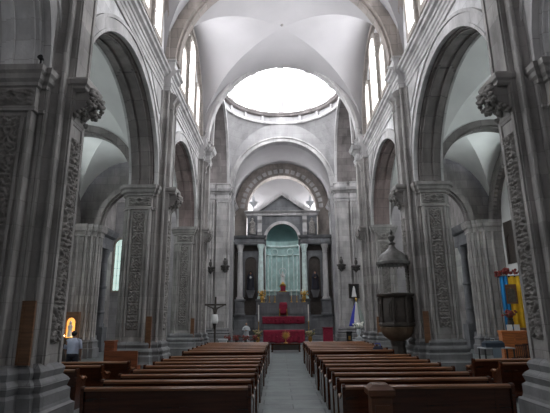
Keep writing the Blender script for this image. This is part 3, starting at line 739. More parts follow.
# person: standing in the left aisle, back to us, arms down
PE = thing('person', 'person in pale blue shirt and dark trousers standing in the left aisle', 'person', (-7.9, 17.0, 0), .15)
pts = [(0, 0, .93, .155), (0, 0, 1.12, .145), (0, .01, 1.30, .165), (0, 0, 1.43, .10), (0, .01, 1.50, .058), (0, .02, 1.57, .075), (0, .02, 1.64, .088), (0, .015, 1.70, .07),
       (-.19, 0, 1.40, .062), (-.27, -.02, 1.13, .048), (-.25, .10, .90, .036), (-.24, .13, .84, .028),
       (.19, 0, 1.40, .062), (.27, -.02, 1.13, .048), (.25, .10, .90, .036), (.24, .13, .84, .028),
       (-.10, 0, .86, .09), (-.11, .01, .50, .062), (-.12, -.02, .09, .042), (-.13, .12, .04, .036),
       (.10, 0, .86, .09), (.11, .01, .50, .062), (.12, -.02, .09, .042), (.13, .12, .04, .036)]
edges = [(0, 1), (1, 2), (2, 3), (3, 4), (4, 5), (5, 6), (6, 7), (3, 8), (8, 9), (9, 10), (10, 11), (3, 12), (12, 13), (13, 14), (14, 15), (0, 16), (16, 17), (17, 18), (18, 19), (0, 20), (20, 21), (21, 22), (22, 23)]
hand(pts, edges, 11, (0, .35, -1), (0, 1, .3)); hand(pts, edges, 15, (0, .35, -1), (0, 1, .3))
skin('body', pts, edges, M_skin, PE)
bm = B(); lathe(bm, [(.17, .90), (.185, 1.0), (.18, 1.15), (.2, 1.3), (.19, 1.40), (.12, 1.47), (.075, 1.51)], (0, .005, 0), 20, 1.12)
for s in (1, -1):
    tube(bm, [(s*.12, 0, 1.42), (s*.2, 0, 1.40), (s*.25, -.01, 1.25), (s*.275, -.02, 1.12)], [.085, .08, .068, .062], 12)
build('shirt', bm, M_shirt, PE, True)
bm = B(); lathe(bm, [(.14, .82), (.175, .86), (.178, .96), (.165, .965)], (0, 0, 0), 20, 1.1)
for s in (1, -1): tube(bm, [(s*.095, 0, .9), (s*.105, 0, .7), (s*.112, .01, .48), (s*.12, -.02, .08)], [.115, .1, .08, .07], 14)
build('trousers', bm, M_pants, PE, True)
bm = B()
for s in (1, -1): ball(bm, (s*.125, .06, .045), .06, .8, 2.0, .75)
build('shoes', bm, M_black, PE, True)
bm = B(); ball(bm, (0, .0, 1.665), .108, .92, 1.02, .95, 3); build('hair', bm, M_hair, PE, True)
bm = B(); ball(bm, (0, .125, 1.60), .018, .7, 1.2, 1.4)
for s in (1, -1): ball(bm, (s*.098, .02, 1.61), .028, .4, .8, 1.2)
build('nose_and_ears', bm, M_skin, PE, True)

# standing crucifix
CR = thing('crucifix', 'dark standing crucifix with a pale loincloth figure by the left far pillar', 'crucifix', (-4.02, 26.3, 0))
bm = B(); box(bm, -.05, .05, -.04, .04, .25, 3.35); build('upright', bm, M_dark, CR)
bm = B(); box(bm, -.62, .62, -.04, .04, 2.85, 2.95); build('crossbar', bm, M_dark, CR)
bm = B(); loft(bm, [(-.3, -.3), (.3, -.3), (.3, .3), (-.3, .3)], [(0, 0), (.1, 0), (.14, -.08), (.3, -.2), (.32, -.24)]); build('foot', bm, M_dark, CR)
pts = [(0, -.12, 2.2, .1), (0, -.12, 2.42, .1), (0, -.12, 2.62, .12), (0, -.13, 2.78, .05), (.03, -.16, 2.88, .065), (.03, -.16, 2.95, .06),
       (-.16, -.1, 2.72, .045), (-.36, -.08, 2.80, .033), (-.55, -.07, 2.88, .025), (.16, -.1, 2.72, .045), (.36, -.08, 2.80, .033), (.55, -.07, 2.88, .025),
       (-.07, -.13, 2.1, .07), (-.05, -.22, 1.82, .05), (-.02, -.1, 1.5, .035), (.07, -.13, 2.1, .07), (.05, -.22, 1.82, .05), (.02, -.12, 1.48, .035)]
edges = [(0, 1), (1, 2), (2, 3), (3, 4), (4, 5), (2, 6), (6, 7), (7, 8), (2, 9), (9, 10), (10, 11), (0, 12), (12, 13), (13, 14), (0, 15), (15, 16), (16, 17)]
skin('corpus', pts, edges, M_dark, CR, sub=1)
bm = B(); lathe(bm, [(.13, 2.36), (.16, 2.2), (.18, 2.0), (.15, 1.85)], (0, -.13, 0), 12, 1.1); build('loincloth', bm, M_white, CR, True)

def saint(name, label, loc, h, m, cloak=None, rz=0, group=None):
    t = thing(name, label, 'statue', loc, rz, group); k = h/1.7
    bm = B(); lathe(bm, [(.26*k, 0), (.27*k, .1*k), (.2*k, .7*k), (.18*k, 1.0*k), (.22*k, 1.25*k), (.18*k, 1.38*k), (.07*k, 1.45*k)], (0, 0, 0), 16, 1.1)
    for s in (1, -1): tube(bm, [(s*.2*k, 0, 1.32*k), (s*.27*k, -.03*k, 1.1*k), (s*.1*k, -.24*k, 1.08*k)], [.08*k, .075*k, .05*k], 8)
    build('robe', bm, m, t, True)
    bm = B(); ball(bm, (0, -.01*k, 1.56*k), .1*k, .88, .95, 1.2); ball(bm, (0, -.11*k, 1.54*k), .02*k); tube(bm, [(0, 0, 1.4*k), (0, 0, 1.52*k)], .05*k); build('head', bm, M_wax if m == M_white else M_skin, t, True)
    bm = B()
    for s in (1, -1): ball(bm, (s*.04*k, -.26*k, 1.1*k), .045*k, .8, 1, 1.4)
    build('hands', bm, M_skin, t, True)
    if cloak:
        bm = B(); lathe(bm, [(.34*k, .08*k), (.27*k, .7*k), (.27*k, 1.25*k), (.2*k, 1.42*k), (.14*k, 1.62*k), (.1*k, 1.72*k), (.01*k, 1.75*k)], (0, .03*k, 0), 16, 1.1, -.25*PI, 1.25*PI); build('cloak', bm, cloak, t, True)
    return t
saint('statue', 'small white statue standing in the teal niche of the altarpiece', (0, 42.4, 5.0), 1.35, M_white, M_tealp)
bm = B(); lathe(bm, [(.35, 0), (.38, .1), (.2, .2), (.22, .45), (.34, .52), (.34, .58)], (0, 42.4, 4.4), 14); put(build('statue_plinth', bm, M_gold, None, 'auto'), 'gilded plinth under the white statue in the teal niche', 'plinth')
bm = B()
sweep(bm, [(-.02, 0), (.03, 0), (.03, .05), (-.02, .05)], [(lambda a: (lambda u, v: ((.33+u)*math.cos(a), 42.66-v, 6.35+(.33+u)*math.sin(a))))(2*PI*i/24) for i in range(25)])
put(build('halo', bm, M_white), 'thin pale halo ring behind the head of the niche statue', 'halo')
saint('statue', 'dark robed statue with a white front in the left niche of the altarpiece', (-3.02, 42.05, 4.6), 1.7, M_pants, M_case)
bm = B(); ball(bm, (-3.0, 41.72, 5.75), .1, 1, .5, 1.2); put(build('white_collar', bm, M_white, None, True), 'white cloth patch on the chest of the dark left statue', 'cloth')
saint('statue', 'dark robed statue in the right niche of the altarpiece', (3.02, 42.05, 4.6), 1.7, M_pants, M_case)
# tabernacle area
t = thing('tabernacle', 'red and gold tabernacle on the middle shelf of the altarpiece', 'tabernacle', (0, 41.75, 4.4))
bm = B(); box(bm, -.22, .22, -.2, .2, 0, .55); build('box', bm, M_red, t)
bm = B(); loft(bm, [(-.25, -.22), (.25, -.22), (.25, .22), (-.25, .22)], [(.55, 0), (.62, .03), (.75, -.1), (.95, -.24)]); build('lid', bm, M_gold, t)
bm = B(); box(bm, -.3, .3, -.25, .25, -.0, .06); build('foot', bm, M_gold, t)
t = thing('throne_chair', 'red upholstered chair standing above the long red altar cloth', 'chair', (0, 41.1, 2.25))
# it stands on the altar shelf behind the upper altar
bm = B(); loft(bm, [(-.36, -.08), (.36, -.08), (.36, .08), (-.36, .08)], [(.1, 0), (1.0, 0), (1.15, -.05), (1.2, -.075)]); build('backrest', bm, M_red, t)
bm = B(); box(bm, -.36, .36, -.35, .0, .25, .42); build('seat', bm, M_red, t)
for x in (-.33, .33):
    bm = B(); box(bm, x-.04, x+.04, -.35, .05, 0, .62); build('arm', bm, M_gold, t)

# upper altar with red cloth, lower altar
def altar_table(name, label, loc, w, d, h, drop):
    t = thing(name, label, 'altar', loc)
    bm = B(); box(bm, -w/2+.08, w/2-.08, -d/2+.06, d/2-.06, 0, h); box(bm, -w/2, w/2, -d/2, d/2, h-.1, h)
    for x in (-w/2+.25, w/2-.25): box(bm, x-.12, x+.12, -d/2-.0, -d/2+.2, 0, h-.1)
    build('table', bm, M_alt, t)
    bm = B(); n = 60
    def fn(u, v):
        x = (u-.5)*(w+.06)
        if v < .5: return (x, d/2+.02-(d+.05)*v*2, h+.012)
        k = (v-.5)*2; return (x, -d/2-.03-.025*math.sin(u*60)*k, h+.012-drop*k*(1+.03*math.sin(u*23)))
    grid(bm, fn, n, 12); so = build('cloth', bm, M_red, t, True); md = so.modifiers.new('Solidify', 'SOLIDIFY'); md.thickness = .012
    for s in (1, -1):
        bm = B()
        grid(bm, lambda u, v: (s*(w/2+.035+.01*math.sin(u*20)), -d/2+u*d, h+.012-drop*v), 12, 4); build('cloth_side', bm, M_red, t, True)
    bm = B()
    for i in range(5): ball(bm, (-w*.36+i*w*.18, -d/2-.06, h-drop*.5), .07, 1.5, .3, 1, 1)
    build('cloth_ornament', bm, M_red, t, True)
    return t
altar_table('altar', 'upper stone altar with a crimson cloth band under the red chair', (0, 40.2, .6), 3.6, 1.0, 1.6, .62)
altar_table('altar', 'low front altar hung with crimson cloth, before the chancel steps', (0, 36.9, 0), 3.2, .9, 1.15, .95)

# candlesticks, vases
def candlestick(label, loc, h, group=None, thick=1):
    t = thing('candlestick', label, 'candlestick', loc, 0, group)
    bm = B(); lathe(bm, [(.11*thick, 0), (.12*thick, .03), (.04, .08), (.03, h*.2), (.05, h*.24), (.03, h*.3), (.03, h*.42), (.07, h*.45), (.07, h*.46)], (0, 0, 0), 10); build('stem', bm, M_gold, t, 'auto')
    bm = B(); lathe(bm, [(.028*thick, h*.46), (.028*thick, h)], (0, 0, 0), 8); build('candle', bm, M_wax, t)
    return t
cs = None
for x, wh in ((-1.75, 'outermost left'), (-1.25, 'second from the left'), (-.75, 'innermost left'), (.75, 'innermost right'), (1.25, 'second from the right'), (1.75, 'outermost right')):
    l = 'thin tall candle on the altarpiece shelf, %s of the six' % wh
    cs = candlestick(l, (x, 41.5, 3.45), 1.2, 'candles on the altarpiece shelf') if cs is None else dup(cs, (x, 41.5, 3.45), None, l)
candlestick('tall white candle on brass stand left of the crimson altar', (-2.15, 39.6, .6), 2.6, None, 1.6)
candlestick('tall white candle on brass stand right of the crimson altar', (2.15, 39.6, .6), 2.6, None, 1.6)
def vase(label, loc, m, fl, k=1.0, n=26, sp=.28):
    t = thing('flower_vase', label, 'vase', loc)
    bm = B(); lathe(bm, [(.08*k, 0), (.1*k, .03*k), (.05*k, .1*k), (.13*k, .28*k), (.1*k, .42*k), (.13*k, .46*k)], (0, 0, 0), 12); build('pot', bm, m, t, 'auto')
    bm = B(); rnd = random.Random(int(loc[0]*100) % 99)
    for i in range(n):
        a = rnd.random()*2*PI; r = sp*k*rnd.random()**.5; z = .47*k+rnd.random()*.34*k
        ball(bm, (r*math.cos(a), r*math.sin(a), z), .055*k, sub=1); 
    ball(bm, (0, 0, .62*k), .15*k, sub=2)
    build('flowers', bm, fl, t, True)
    bm = B()
    for i in range(9):
        a = i*.7; tube(bm, [(0, 0, .38*k), (.15*k*math.cos(a), .15*k*math.sin(a), .62*k), (.28*k*math.cos(a), .28*k*math.sin(a), .72*k)], [.012*k, .02*k, .004], 5)
    build('leaves', bm, M_green, t, True)
    return t
vase('golden flower vase on the left end of the altarpiece shelf', (-1.95, 41.55, 3.45), M_gold, M_gold, 1.3)
vase('golden flower vase on the right end of the altarpiece shelf', (1.95, 41.55, 3.45), M_gold, M_gold, 1.3)
vase('yellowish flowers in brass vase on the floor left of the low altar', (-2.1, 37.2, 0), M_gold, M_dull, 1.4)
vase('yellowish flowers in brass vase on the floor right of the low altar', (2.1, 37.2, 0), M_gold, M_dull, 1.4)
# row of potted poinsettias at left of the altar
for i, (x, wh) in enumerate(((-4.35, 'outermost'), (-3.65, 'second'), (-2.95, 'third'), (-2.25, 'nearest the altar'))):
    v = vase('pot of reddish flowers left of the low altar, %s of the row' % wh, (x, 35.5, 0), M_dark, M_flower, 1.0, 30, .28); v['group'] = 'flower pots at the left of the altar'
# golden monstrance on communion table
t = thing('communion_table', 'low dark carved wooden table in the aisle before the low altar', 'table', (0.05, 30.0, 0))
bm = B(); box(bm, -.95, .95, -.35, .35, .44, .52); build('top', bm, M_wood, t)
bm = B(); box(bm, -.85, .85, -.28, .28, .12, .44); build('apron', bm, M_dark, t)
for sx_ in (-1, 1):
    for sy in (-1, 1):
        bm = B(); lathe(bm, [(.06, 0), (.04, .1), (.07, .2), (.05, .44)], (sx_*.88, sy*.28, 0), 8); build('leg', bm, M_wood, t, 'auto')
t = thing('golden_emblem', 'round golden sunburst ornament on the low table before the altar', 'ornament', (0.05, 30.0, .52))
bm = B(); lathe(bm, [(.14, 0), (.15, .03), (.03, .1), (.03, .3)], (0, 0, 0), 10); build('stem', bm, M_gold, t, 'auto')
bm = B()
for i in range(16):
    a = 2*PI*i/16; tube(bm, [(.1*math.cos(a), 0, .5+.1*math.sin(a)), (.3*math.cos(a), 0, .5+.3*math.sin(a))], [.03, .006], 5)
bmesh.ops.create_cone(bm, cap_ends=True, segments=20, radius1=.15, radius2=.15, depth=.05, matrix=Matrix.Translation((0, 0, .5)) @ Matrix.Rotation(PI/2, 4, 'X'))
build('sunburst', bm, M_gold, t)

# red box at right, grey pedestal at left
bm = B(); loft(bm, [(3.02, 35.6), (3.75, 35.6), (3.75, 36.1), (3.02, 36.1)], [(0, 0), (1.25, 0), (1.3, -.03)]); 
t = thing('draped_stand', 'square stand fully draped in red cloth right of the altar', 'stand'); build('drape', bm, M_red, t)
bm = B(); box(bm, 2.98, 3.8, 35.55, 36.15, 1.3, 1.36); build('top', bm, M_red, t)
t = thing('stone_pedestal', 'short pale grey square pedestal beside the standing crucifix', 'pedestal', (-3.75, 27.9, 0))
bm = B(); loft(bm, [(-.22, -.22), (.22, -.22), (.22, .22), (-.22, .22)], [(0, .06), (.12, .06), (.16, 0), (.8, 0), (.84, .05), (.92, .05)]); build('block', bm, M_grey, t)
# pale lectern figure left of altar
saint('statue', 'small grey stone figure standing left of the chancel steps', (-3.1, 38.1, 0), 1.75, M_grey)

# ------------------------------------------------------------------ pulpit
PU = thing('pulpit', 'dark carved octagonal pulpit on a stem at the right middle pillar', 'pulpit', (4.28, 18.1, 0))
def octo(bm, prof, n=8, off=PI/8, c=(0, 0)):
    R = [[bm.verts.new((c[0]+r*math.cos(off+2*PI*i/n), c[1]+r*math.sin(off+2*PI*i/n), z)) for i in range(n)] for r, z in prof]
    for a, b in zip(R, R[1:]):
        for i in range(n): bm.faces.new((a[i], a[(i+1) % n], b[(i+1) % n], b[i]))
    bm.faces.new(R[0][::-1]); bm.faces.new(R[-1])
bm = B(); octo(bm, [(.36, 0), (.36, .15), (.26, .25), (.22, .35), (.3, .75), (.26, 1.05), (.3, 1.25)]); build('stem', bm, M_dark, PU)
bm = B(); octo(bm, [(.28, 1.25), (.36, 1.3), (.52, 1.42), (.62, 1.6), (.64, 1.75), (.6, 1.8)], 24, 0); build('bowl', bm, mat('pulpit_bowl_wood', (.12, .075, .045), .45, noise=.3), PU, 'auto')
bm = B(); octo(bm, [(.66, 1.78), (.7, 1.82), (.7, 1.9), (.64, 1.94), (.63, 2.85), (.66, 2.9), (.74, 2.95), (.76, 3.03), (.7, 3.05)]); build('body', bm, M_dark, PU)
for i in range(8):
    a = PI/8+PI/4*(i+.5); bm = B(); cbox(bm, 0, 0, 2.4, .05, .34, .7); cbox(bm, .03, 0, 2.4, .05, .2, .5)
    bmesh.ops.transform(bm, matrix=Matrix.Rotation(a, 4, 'Z') @ Matrix.Translation((.595, 0, 0)), verts=bm.verts[:]); build('panel', bm, M_dark, PU)
for i in range(8):
    a = PI/8+PI/4*i; bm = B(); lathe(bm, [(.05, 1.94), (.035, 2.1), (.05, 2.4), (.035, 2.7), (.05, 2.88)], (.655*math.cos(a), .655*math.sin(a), 0), 8); build('corner_post', bm, M_dark, PU, 'auto')
bm = B(); box(bm, .56, .62, -.07, .07, 2.9, 4.35); build('back_post', bm, M_dark, PU)
t = thing('pulpit_canopy', 'domed stone grey canopy with finial hanging above the pulpit', 'canopy', (4.3, 18.1, 0))
bm = B(); octo(bm, [(.6, 4.16), (.68, 4.2), (.68, 4.3), (.6, 4.34), (.57, 4.46), (.5, 4.58), (.39, 4.68), (.27, 4.76), (.17, 4.85), (.11, 4.95), (.1, 5.02)], 24, 0); build('dome', bm, M_bronze, t, 'auto')
bm = B(); lathe(bm, [(.1, 5.0), (.16, 5.05), (.06, 5.14), (.13, 5.26), (.15, 5.34), (.05, 5.44), (.08, 5.52), (.01, 5.66)], (0, 0, 0), 12); build('finial', bm, M_bronze, t, 'auto')
bm = B()
for i in range(24): a = 2*PI*i/24; tube(bm, [(.6*math.cos(a), .6*math.sin(a), 4.18), (.6*math.cos(a), .6*math.sin(a), 4.08)], [.03, .01], 5)
build('fringe', bm, M_bronze, t)
bm = B(); box(bm, .3, .64, -.06, .06, 4.25, 4.4); build('wall_bracket', bm, M_bronze, t)

# ------------------------------------------------------------------ boards on the pillars
def board(label, x, y, z0, h, wd, rz):
    t = thing('wall_board', label, 'board', (x, y, z0), rz, None)
    bm = B(); box(bm, -wd/2, wd/2, -.035, .0, 0, h); build('panel', bm, M_board, t)
    bm = B()
    for q in (-1, 1): box(bm, q*wd/2-.02, q*wd/2+.02, -.05, -.0, 0, h)
    box(bm, -wd/2, wd/2, -.05, 0, h-.05, h); box(bm, -wd/2, wd/2, -.05, 0, 0, .05); build('rim', bm, M_board, t); return t
board('long brown board fixed on the nearest left pillar', -5.12, 8.74, 1.36, 1.18, .22, 0)
board('narrow wooden board on the left middle pillar', -5.25, 17.32, 1.1, 1.15, .17, 0)
board('narrow wooden board on the left far pillar', -5.28, 26.12, 1.1, 1.05, .16, 0)
board('narrow wooden board on the right middle pillar behind the pulpit', 5.18, 17.32, 1.2, 1.15, .17, 0)
board('narrow wooden board on the right far pillar', 5.28, 26.12, 1.1, 1.05, .16, 0)
# little black spotlight on the near left capital
t = thing('spotlight', 'tiny black spotlight clamped on the nearest left capital', 'lamp', (-5.33, 8.42, 7.42))
bm = B(); lathe(bm, [(.03, 0), (.03, .14)], (0, 0, 0), 8); build('stand', bm, M_black, t)
bm = B(); bmesh.ops.create_cone(bm, cap_ends=True, segments=12, radius1=.04, radius2=.06, depth=.11, matrix=Matrix.Translation((0, -.02, .17)) @ Matrix.Rotation(PI/2.4, 4, 'X')); build('lamp_head', bm, M_black, t)

# ------------------------------------------------------------------ pews
def make_pew(L, label):
    t = thing('church_pew', label, 'pew')
    bm = B(); h = L/2
    prism(bm, [(-.02, .42), (-.02, .90), (.015, .90), (.035, .42)], 'x', -h+.04, h-.04)
    for x in (-h+.3, 0, h-.3): box(bm, x-.03, x+.03, -.035, 0, .42, .88)
    build('backrest', bm, M_wood, t)
    bm = B(); prism(bm, [(-.07, .885), (-.07, .925), (-.03, .95), (.03, .95), (.05, .925), (.05, .885)], 'x', -h+.02, h-.02); build('top_rail', bm, M_rail, t)
    bm = B(); box(bm, -h+.04, h-.04, .03, .45, .405, .44); build('seat', bm, M_wood, t)
    bm = B(); box(bm, -h+.04, h-.04, -.02, .01, .1, .4); build('back_panel', bm, M_wood, t)
    bm = B(); prism(bm, [(-.34, .16), (-.34, .2), (-.18, .22), (-.18, .18)], 'x', -h+.06, h-.06); 
    for x in (-h+.2, h-.2): box(bm, x-.03, x+.03, -.3, -.0, .1, .17)
    build('kneeler', bm, M_wood, t)
    for s in (-1, 1):
        bm = B()
        pr = [(-.1, 0), (.46, 0), (.46, .08), (.42, .12), (.42, .42), (.50, .56), (.50, .66), (.42, .70), (.30, .66), (.20, .68), (.09, .76), (.06, .93), (.03, .97), (-.06, .97), (-.09, .93), (-.06, .5), (-.1, .1)]
        prism(bm, pr, 'x', s*h-.03, s*h+.03); e = build('end_panel', bm, M_wood, t)
        bm = B(); prism(bm, [(.08, .77), (.2, .70), (.31, .675), (.42, .715), (.52, .67), (.52, .70), (.42, .745), (.3, .705), (.2, .73), (.1, .80)], 'x', s*h-.045, s*h+.045); build('arm_cap', bm, M_rail, e)
    return t
ordi = ['nearest', 'second', 'third', 'fourth', 'fifth', 'sixth', 'seventh', 'eighth', 'ninth', 'tenth']
pew = None; L = 3.1
def place(x, y, label, group, proto=None, rz=0):
    global pew
    if pew is None: pew = make_pew(L, label); t = pew; t.location = (x, y, 0); t['group'] = group
    else: t = dup(pew, (x, y, 0), rz, label, group)
    return t
for s, side in ((-1, 'left'), (1, 'right')):
    xx = s*(.87+L/2)
    for i in range(8):
        place(xx+random.uniform(-.02, .02), 8.85+i*.96, '%s dark brown pew of the front block %s of the central aisle' % (ordi[i], side), 'front block of pews on the '+side)
    for i in range(7):
        place(xx+s*(-.0)+random.uniform(-.03, .03), 17.7+i*.98, '%s dark brown pew of the far block %s of the central aisle, towards the altar' % (ordi[i], side), 'far block of pews on the '+side)
side_pews = [(-1, 6.85, 11.9), (-1, 6.6, 12.9), (-1, 6.2, 13.9), (1, 7.4, 11.7), (1, 7.0, 12.7), (1, 6.7, 13.7)]
cnt = {}
for s, x, y in side_pews:
    sd = 'left' if s < 0 else 'right'; i = cnt.get(s, 0); cnt[s] = i+1
    place(s*(x+.15), y, '%s short pew of the %s aisle, seen between the nearest and middle pillars' % (ordi[i], sd), 'pews in the %s aisle' % sd)
# wooden post box before the right block
t = thing('offering_box', 'upright wooden box with sloping cap before the nearest right pew', 'box', (1.33, 7.9, 0))
bm = B(); box(bm, -.165, .165, -.16, .16, .0, .90); build('body', bm, M_post, t)
bm = B(); box(bm, -.12, .12, -.18, -.15, .12, .8); build('panel', bm, M_post, t)
bm = B(); loft(bm, [(-.165, -.16), (.165, -.16), (.165, .16), (-.165, .16)], [(.90, .0), (.95, .05), (1.03, .05), (1.11, -.04), (1.12, -.08)]); build('cap', bm, M_post, t)

# ------------------------------------------------------------------ left aisle details
# glowing golden shrine behind the person
t = thing('votive_shrine', 'small glowing golden shrine above the head of the person in the left aisle', 'shrine', (-11.55, 24.6, 0))
bm = B(); box(bm, -.5, .5, 0, .4, 0, 1.2); build('base', bm, M_dark, t)
bm = B(); archpanel(bm, 'y', -.38, .38, 2.55, 0, 2.0, .25, -.02, .3, zb=1.2, n=16); build('frame', bm, M_board, t)
bm = B(); box(bm, -.27, .27, .12, .16, 1.2, 2.3); build('backing', bm, glow('shrine_glow', (1, .5, .12), 1.2), t)
bm = B(); lathe(bm, [(.16, 1.25), (.1, 1.6), (.14, 1.8), (.06, 1.9), (.08, 2.0), (.01, 2.1)], (0, .0, 0), 10); build('figure', bm, M_wax, t, 'auto')
bm = B()
for x in (-.25, 0, .25): ball(bm, (x, -.1, 1.32), .035)
build('candle_flame', bm, glow('flame', (1, .62, .25), 25), t)
# confessional and bench
t = thing('wooden_cabinet', 'upright orange brown wooden box left of the left middle pillar base', 'cabinet', (-6.42, 16.75, 0))
bm = B(); box(bm, -.17, .17, -.17, .17, 0, 1.35); build('body', bm, M_conf, t)
bm = B(); box(bm, -.19, .19, -.19, .19, 1.35, 1.42); build('cap', bm, M_conf, t)
bm = B(); box(bm, -.12, .12, -.19, -.16, .15, 1.2); build('door', bm, M_conf, t)
t = thing('side_bench', 'short red brown bench back in front of the left middle pillar base', 'bench', (-5.72, 16.3, 0))
bm = B(); box(bm, -.5, .5, -.26, -.2, .3, 1.1); build('backrest', bm, M_conf, t)
bm = B(); box(bm, -.5, .5, -.2, .15, .4, .45); build('seat', bm, M_conf, t)
for x in (-.47, .47):
    bm = B(); box(bm, x-.03, x+.03, -.28, .17, 0, .6); build('end_panel', bm, M_conf, t)
# dark iron screen with notice near
t = thing('notice_stand', 'small grey metal notice stand behind the left middle pillar base', 'stand', (-4.3, 23.5, 0))

bpy.data.objects.remove(t)

# ------------------------------------------------------------------ right aisle details
t = thing('hanging_drape', 'tall blue and yellow cloth hanging with a red flower garland on the right aisle wall', 'drape', (10.82, 21.9, 0), -.35)
def strip(x0, x1, z0, z1, y=0): 
    bm = B(); grid(bm, lambda u, v: (x0+u*(x1-x0), y+.035*math.sin(u*14), z0+v*(z1-z0)), 16, 2); o = bm; return o
o = build('blue_cloth', strip(-.42, -.06, 1.5, 4.0), M_blue, t, True); o.modifiers.new('Solidify', 'SOLIDIFY').thickness = .012
o = build('yellow_cloth', strip(-.06, .5, 1.2, 4.0), M_yel, t, True); o.modifiers.new('Solidify', 'SOLIDIFY').thickness = .012
bm = B()
rnd = random.Random(2)
for i in range(60):
    u = rnd.uniform(-.6, .6); ball(bm, (u, rnd.uniform(-.1, .06), 4.05+rnd.uniform(-.1, .14)+.18*math.cos(u*2.2)), .07, sub=1)
build('garland', bm, M_flower, t, True)
bm = B(); box(bm, -.5, .55, .02, .06, 3.95, 4.03); build('rail', bm, M_dark, t)
bm = B(); box(bm, -.53, -.49, .03, .07, 0, 4.0); box(bm, .49, .53, .03, .07, 0, 4.0); build('poles', bm, M_dark, t)
t = thing('framed_picture', 'small arched dark picture frame hung on the blue and yellow cloth', 'picture', (10.74, 21.72, 2.75), -.35)
bm = B(); archpanel(bm, 'y', -.24, .24, .85, 0, .5, .17, -.05, .0, zb=0, n=14); box(bm, -.24, .24, -.05, 0, -.06, .02); build('frame', bm, M_board, t)
bm = B(); box(bm, -.18, .18, -.02, -.005, .02, .66); build('picture', bm, mat('picture_paint', (.10, .09, .07), .5, noise=.6, nscale=8), t)
t = thing('wooden_cabinet', 'orange brown wooden lectern cabinet below the blue and yellow cloth', 'cabinet', (10.12, 20.9, 0), -.2)
bm = B(); box(bm, -.5, .5, -.3, .3, 0, 1.42); build('body', bm, M_woodl, t)
bm = B(); loft(bm, [(-.5, -.3), (.5, -.3), (.5, .3), (-.5, .3)], [(1.42, .04), (1.48, .04), (1.5, .0)]); build('top', bm, M_woodl, t)
for x in (-.24, .24):
    bm = B(); box(bm, x-.2, x+.2, -.33, -.3, .12, 1.3); build('door', bm, M_woodl, t)
t = thing('wooden_cabinet', 'darker brown side cabinet standing right of the lectern cabinet', 'cabinet', (11.02, 21.1, 0), -.2)
bm = B(); box(bm, -.3, .3, -.3, .3, 0, 1.55); build('body', bm, M_board, t)
bm = B(); box(bm, -.34, .34, -.34, .34, 1.55, 1.6); build('top', bm, M_board, t)
t = vase('dark leafy flower arrangement on top of the lectern cabinet', (10.12, 20.9, 1.5), M_dark, M_flower, 1.1, 22)
for i, x in enumerate((-.16, .16)):
    bm = B(); prism(bm, [(-.05, 0), (-.01, .26), (.0, .26), (-.03, 0)], 'x', -.12, .12)
    o = build('notice_card', bm, M_white, None, loc=(10.09+x, 20.68, 1.5), rz=-.2); put(o, 'white card standing on the lectern cabinet, %s one' % ('left' if i == 0 else 'right'), 'card')
# desk with things
t = thing('metal_table', 'blue grey metal side table with a pale cloth left of the lectern cabinet', 'table', (8.9, 20.0, 0))
bm = B(); box(bm, -.65, .65, -.35, .35, .8, .84); build('top', bm, M_grey, t)
for x in (-.6, .6):
    for y in (-.3, .3):
        bm = B(); box(bm, x-.025, x+.025, y-.025, y+.025, 0, .8); build('leg', bm, M_black, t)
bm = B(); box(bm, -.3, .05, -.37, -.35, .45, .85); build('cloth', bm, mat('pale_blue_cloth', (.25, .3, .36), .8), t)
t = thing('equipment_case', 'dark rounded case lying on the metal side table', 'case', (8.8, 20.0, .84))
bm = B(); loft(bm, [(-.4, -.2), (.4, -.2), (.4, .2), (-.4, .2)], [(0, 0), (.18, 0), (.26, -.06), (.28, -.1)]); build('shell', bm, mat('case_blue', (.03, .045, .07), .4), t)
bm = B(); tube(bm, [(-.1, 0, .27), (-.08, 0, .36), (.08, 0, .36), (.1, 0, .27)], .015); build('handle', bm, M_grey, t)
ch = None
for i, (x, y) in enumerate(((9.55, 19.4), (10.05, 19.9))):
    if ch is None:
        ch = thing('spindle_chair', 'dark wooden spindle chair beside the metal side table, nearer of two', 'chair', (x, y, 0))
        bm = B(); box(bm, -.22, .22, -.22, .22, .43, .47); build('seat', bm, M_wood, ch)
        for a in (-.19, .19):
            for b in (-.19, .19):
                bm = B(); box(bm, a-.02, a+.02, b-.02, b+.02, 0, .43); build('leg', bm, M_wood, ch)
        bm = B()
        for k in range(6): u = -.2+.08*k; box(bm, u-.012, u+.012, -.21, -.19, .47, .95)
        box(bm, -.22, .22, -.22, -.18, .93, 1.0); build('backrest', bm, M_wood, ch)
    else: dup(ch, (x, y, 0), .2, 'dark wooden spindle chair beside the lectern cabinet, farther of two')

# ------------------------------------------------------------------ right crossing: picture, draped flags, statue
t = thing('framed_picture', 'small dark framed picture of a pale figure on the pier right of the altar', 'picture', (5.62, 36.19, 3.55))
bm = B()
for a in ((-.42, -.34, 0, 1.15), (.34, .42, 0, 1.15), (-.42, .42, 0, .08), (-.42, .42, 1.07, 1.15)): box(bm, a[0], a[1], -.07, 0, a[2], a[3])
build('frame', bm, M_dark, t)
bm = B(); box(bm, -.35, .35, -.03, 0, .07, 1.08); build('canvas', bm, M_black, t)
bm = B(); prism(bm, [(-.2, .12), (.2, .12), (.12, .55), (.1, .75), (.05, .92), (0, .98), (-.05, .92), (-.1, .75), (-.14, .55)], 'y', -.04, -.028); build('painted_figure', bm, M_white, t)
t = thing('draped_stand', 'stand with blue, white and green cloths hanging as a cone, right of the altar', 'stand', (4.75, 30.2, 0))
bm = B(); lathe(bm, [(.02, .6), (.02, 3.15), (.06, 3.2), (.07, 3.3), (.01, 3.38)], (0, 0, 0), 8); build('pole', bm, M_gold, t)
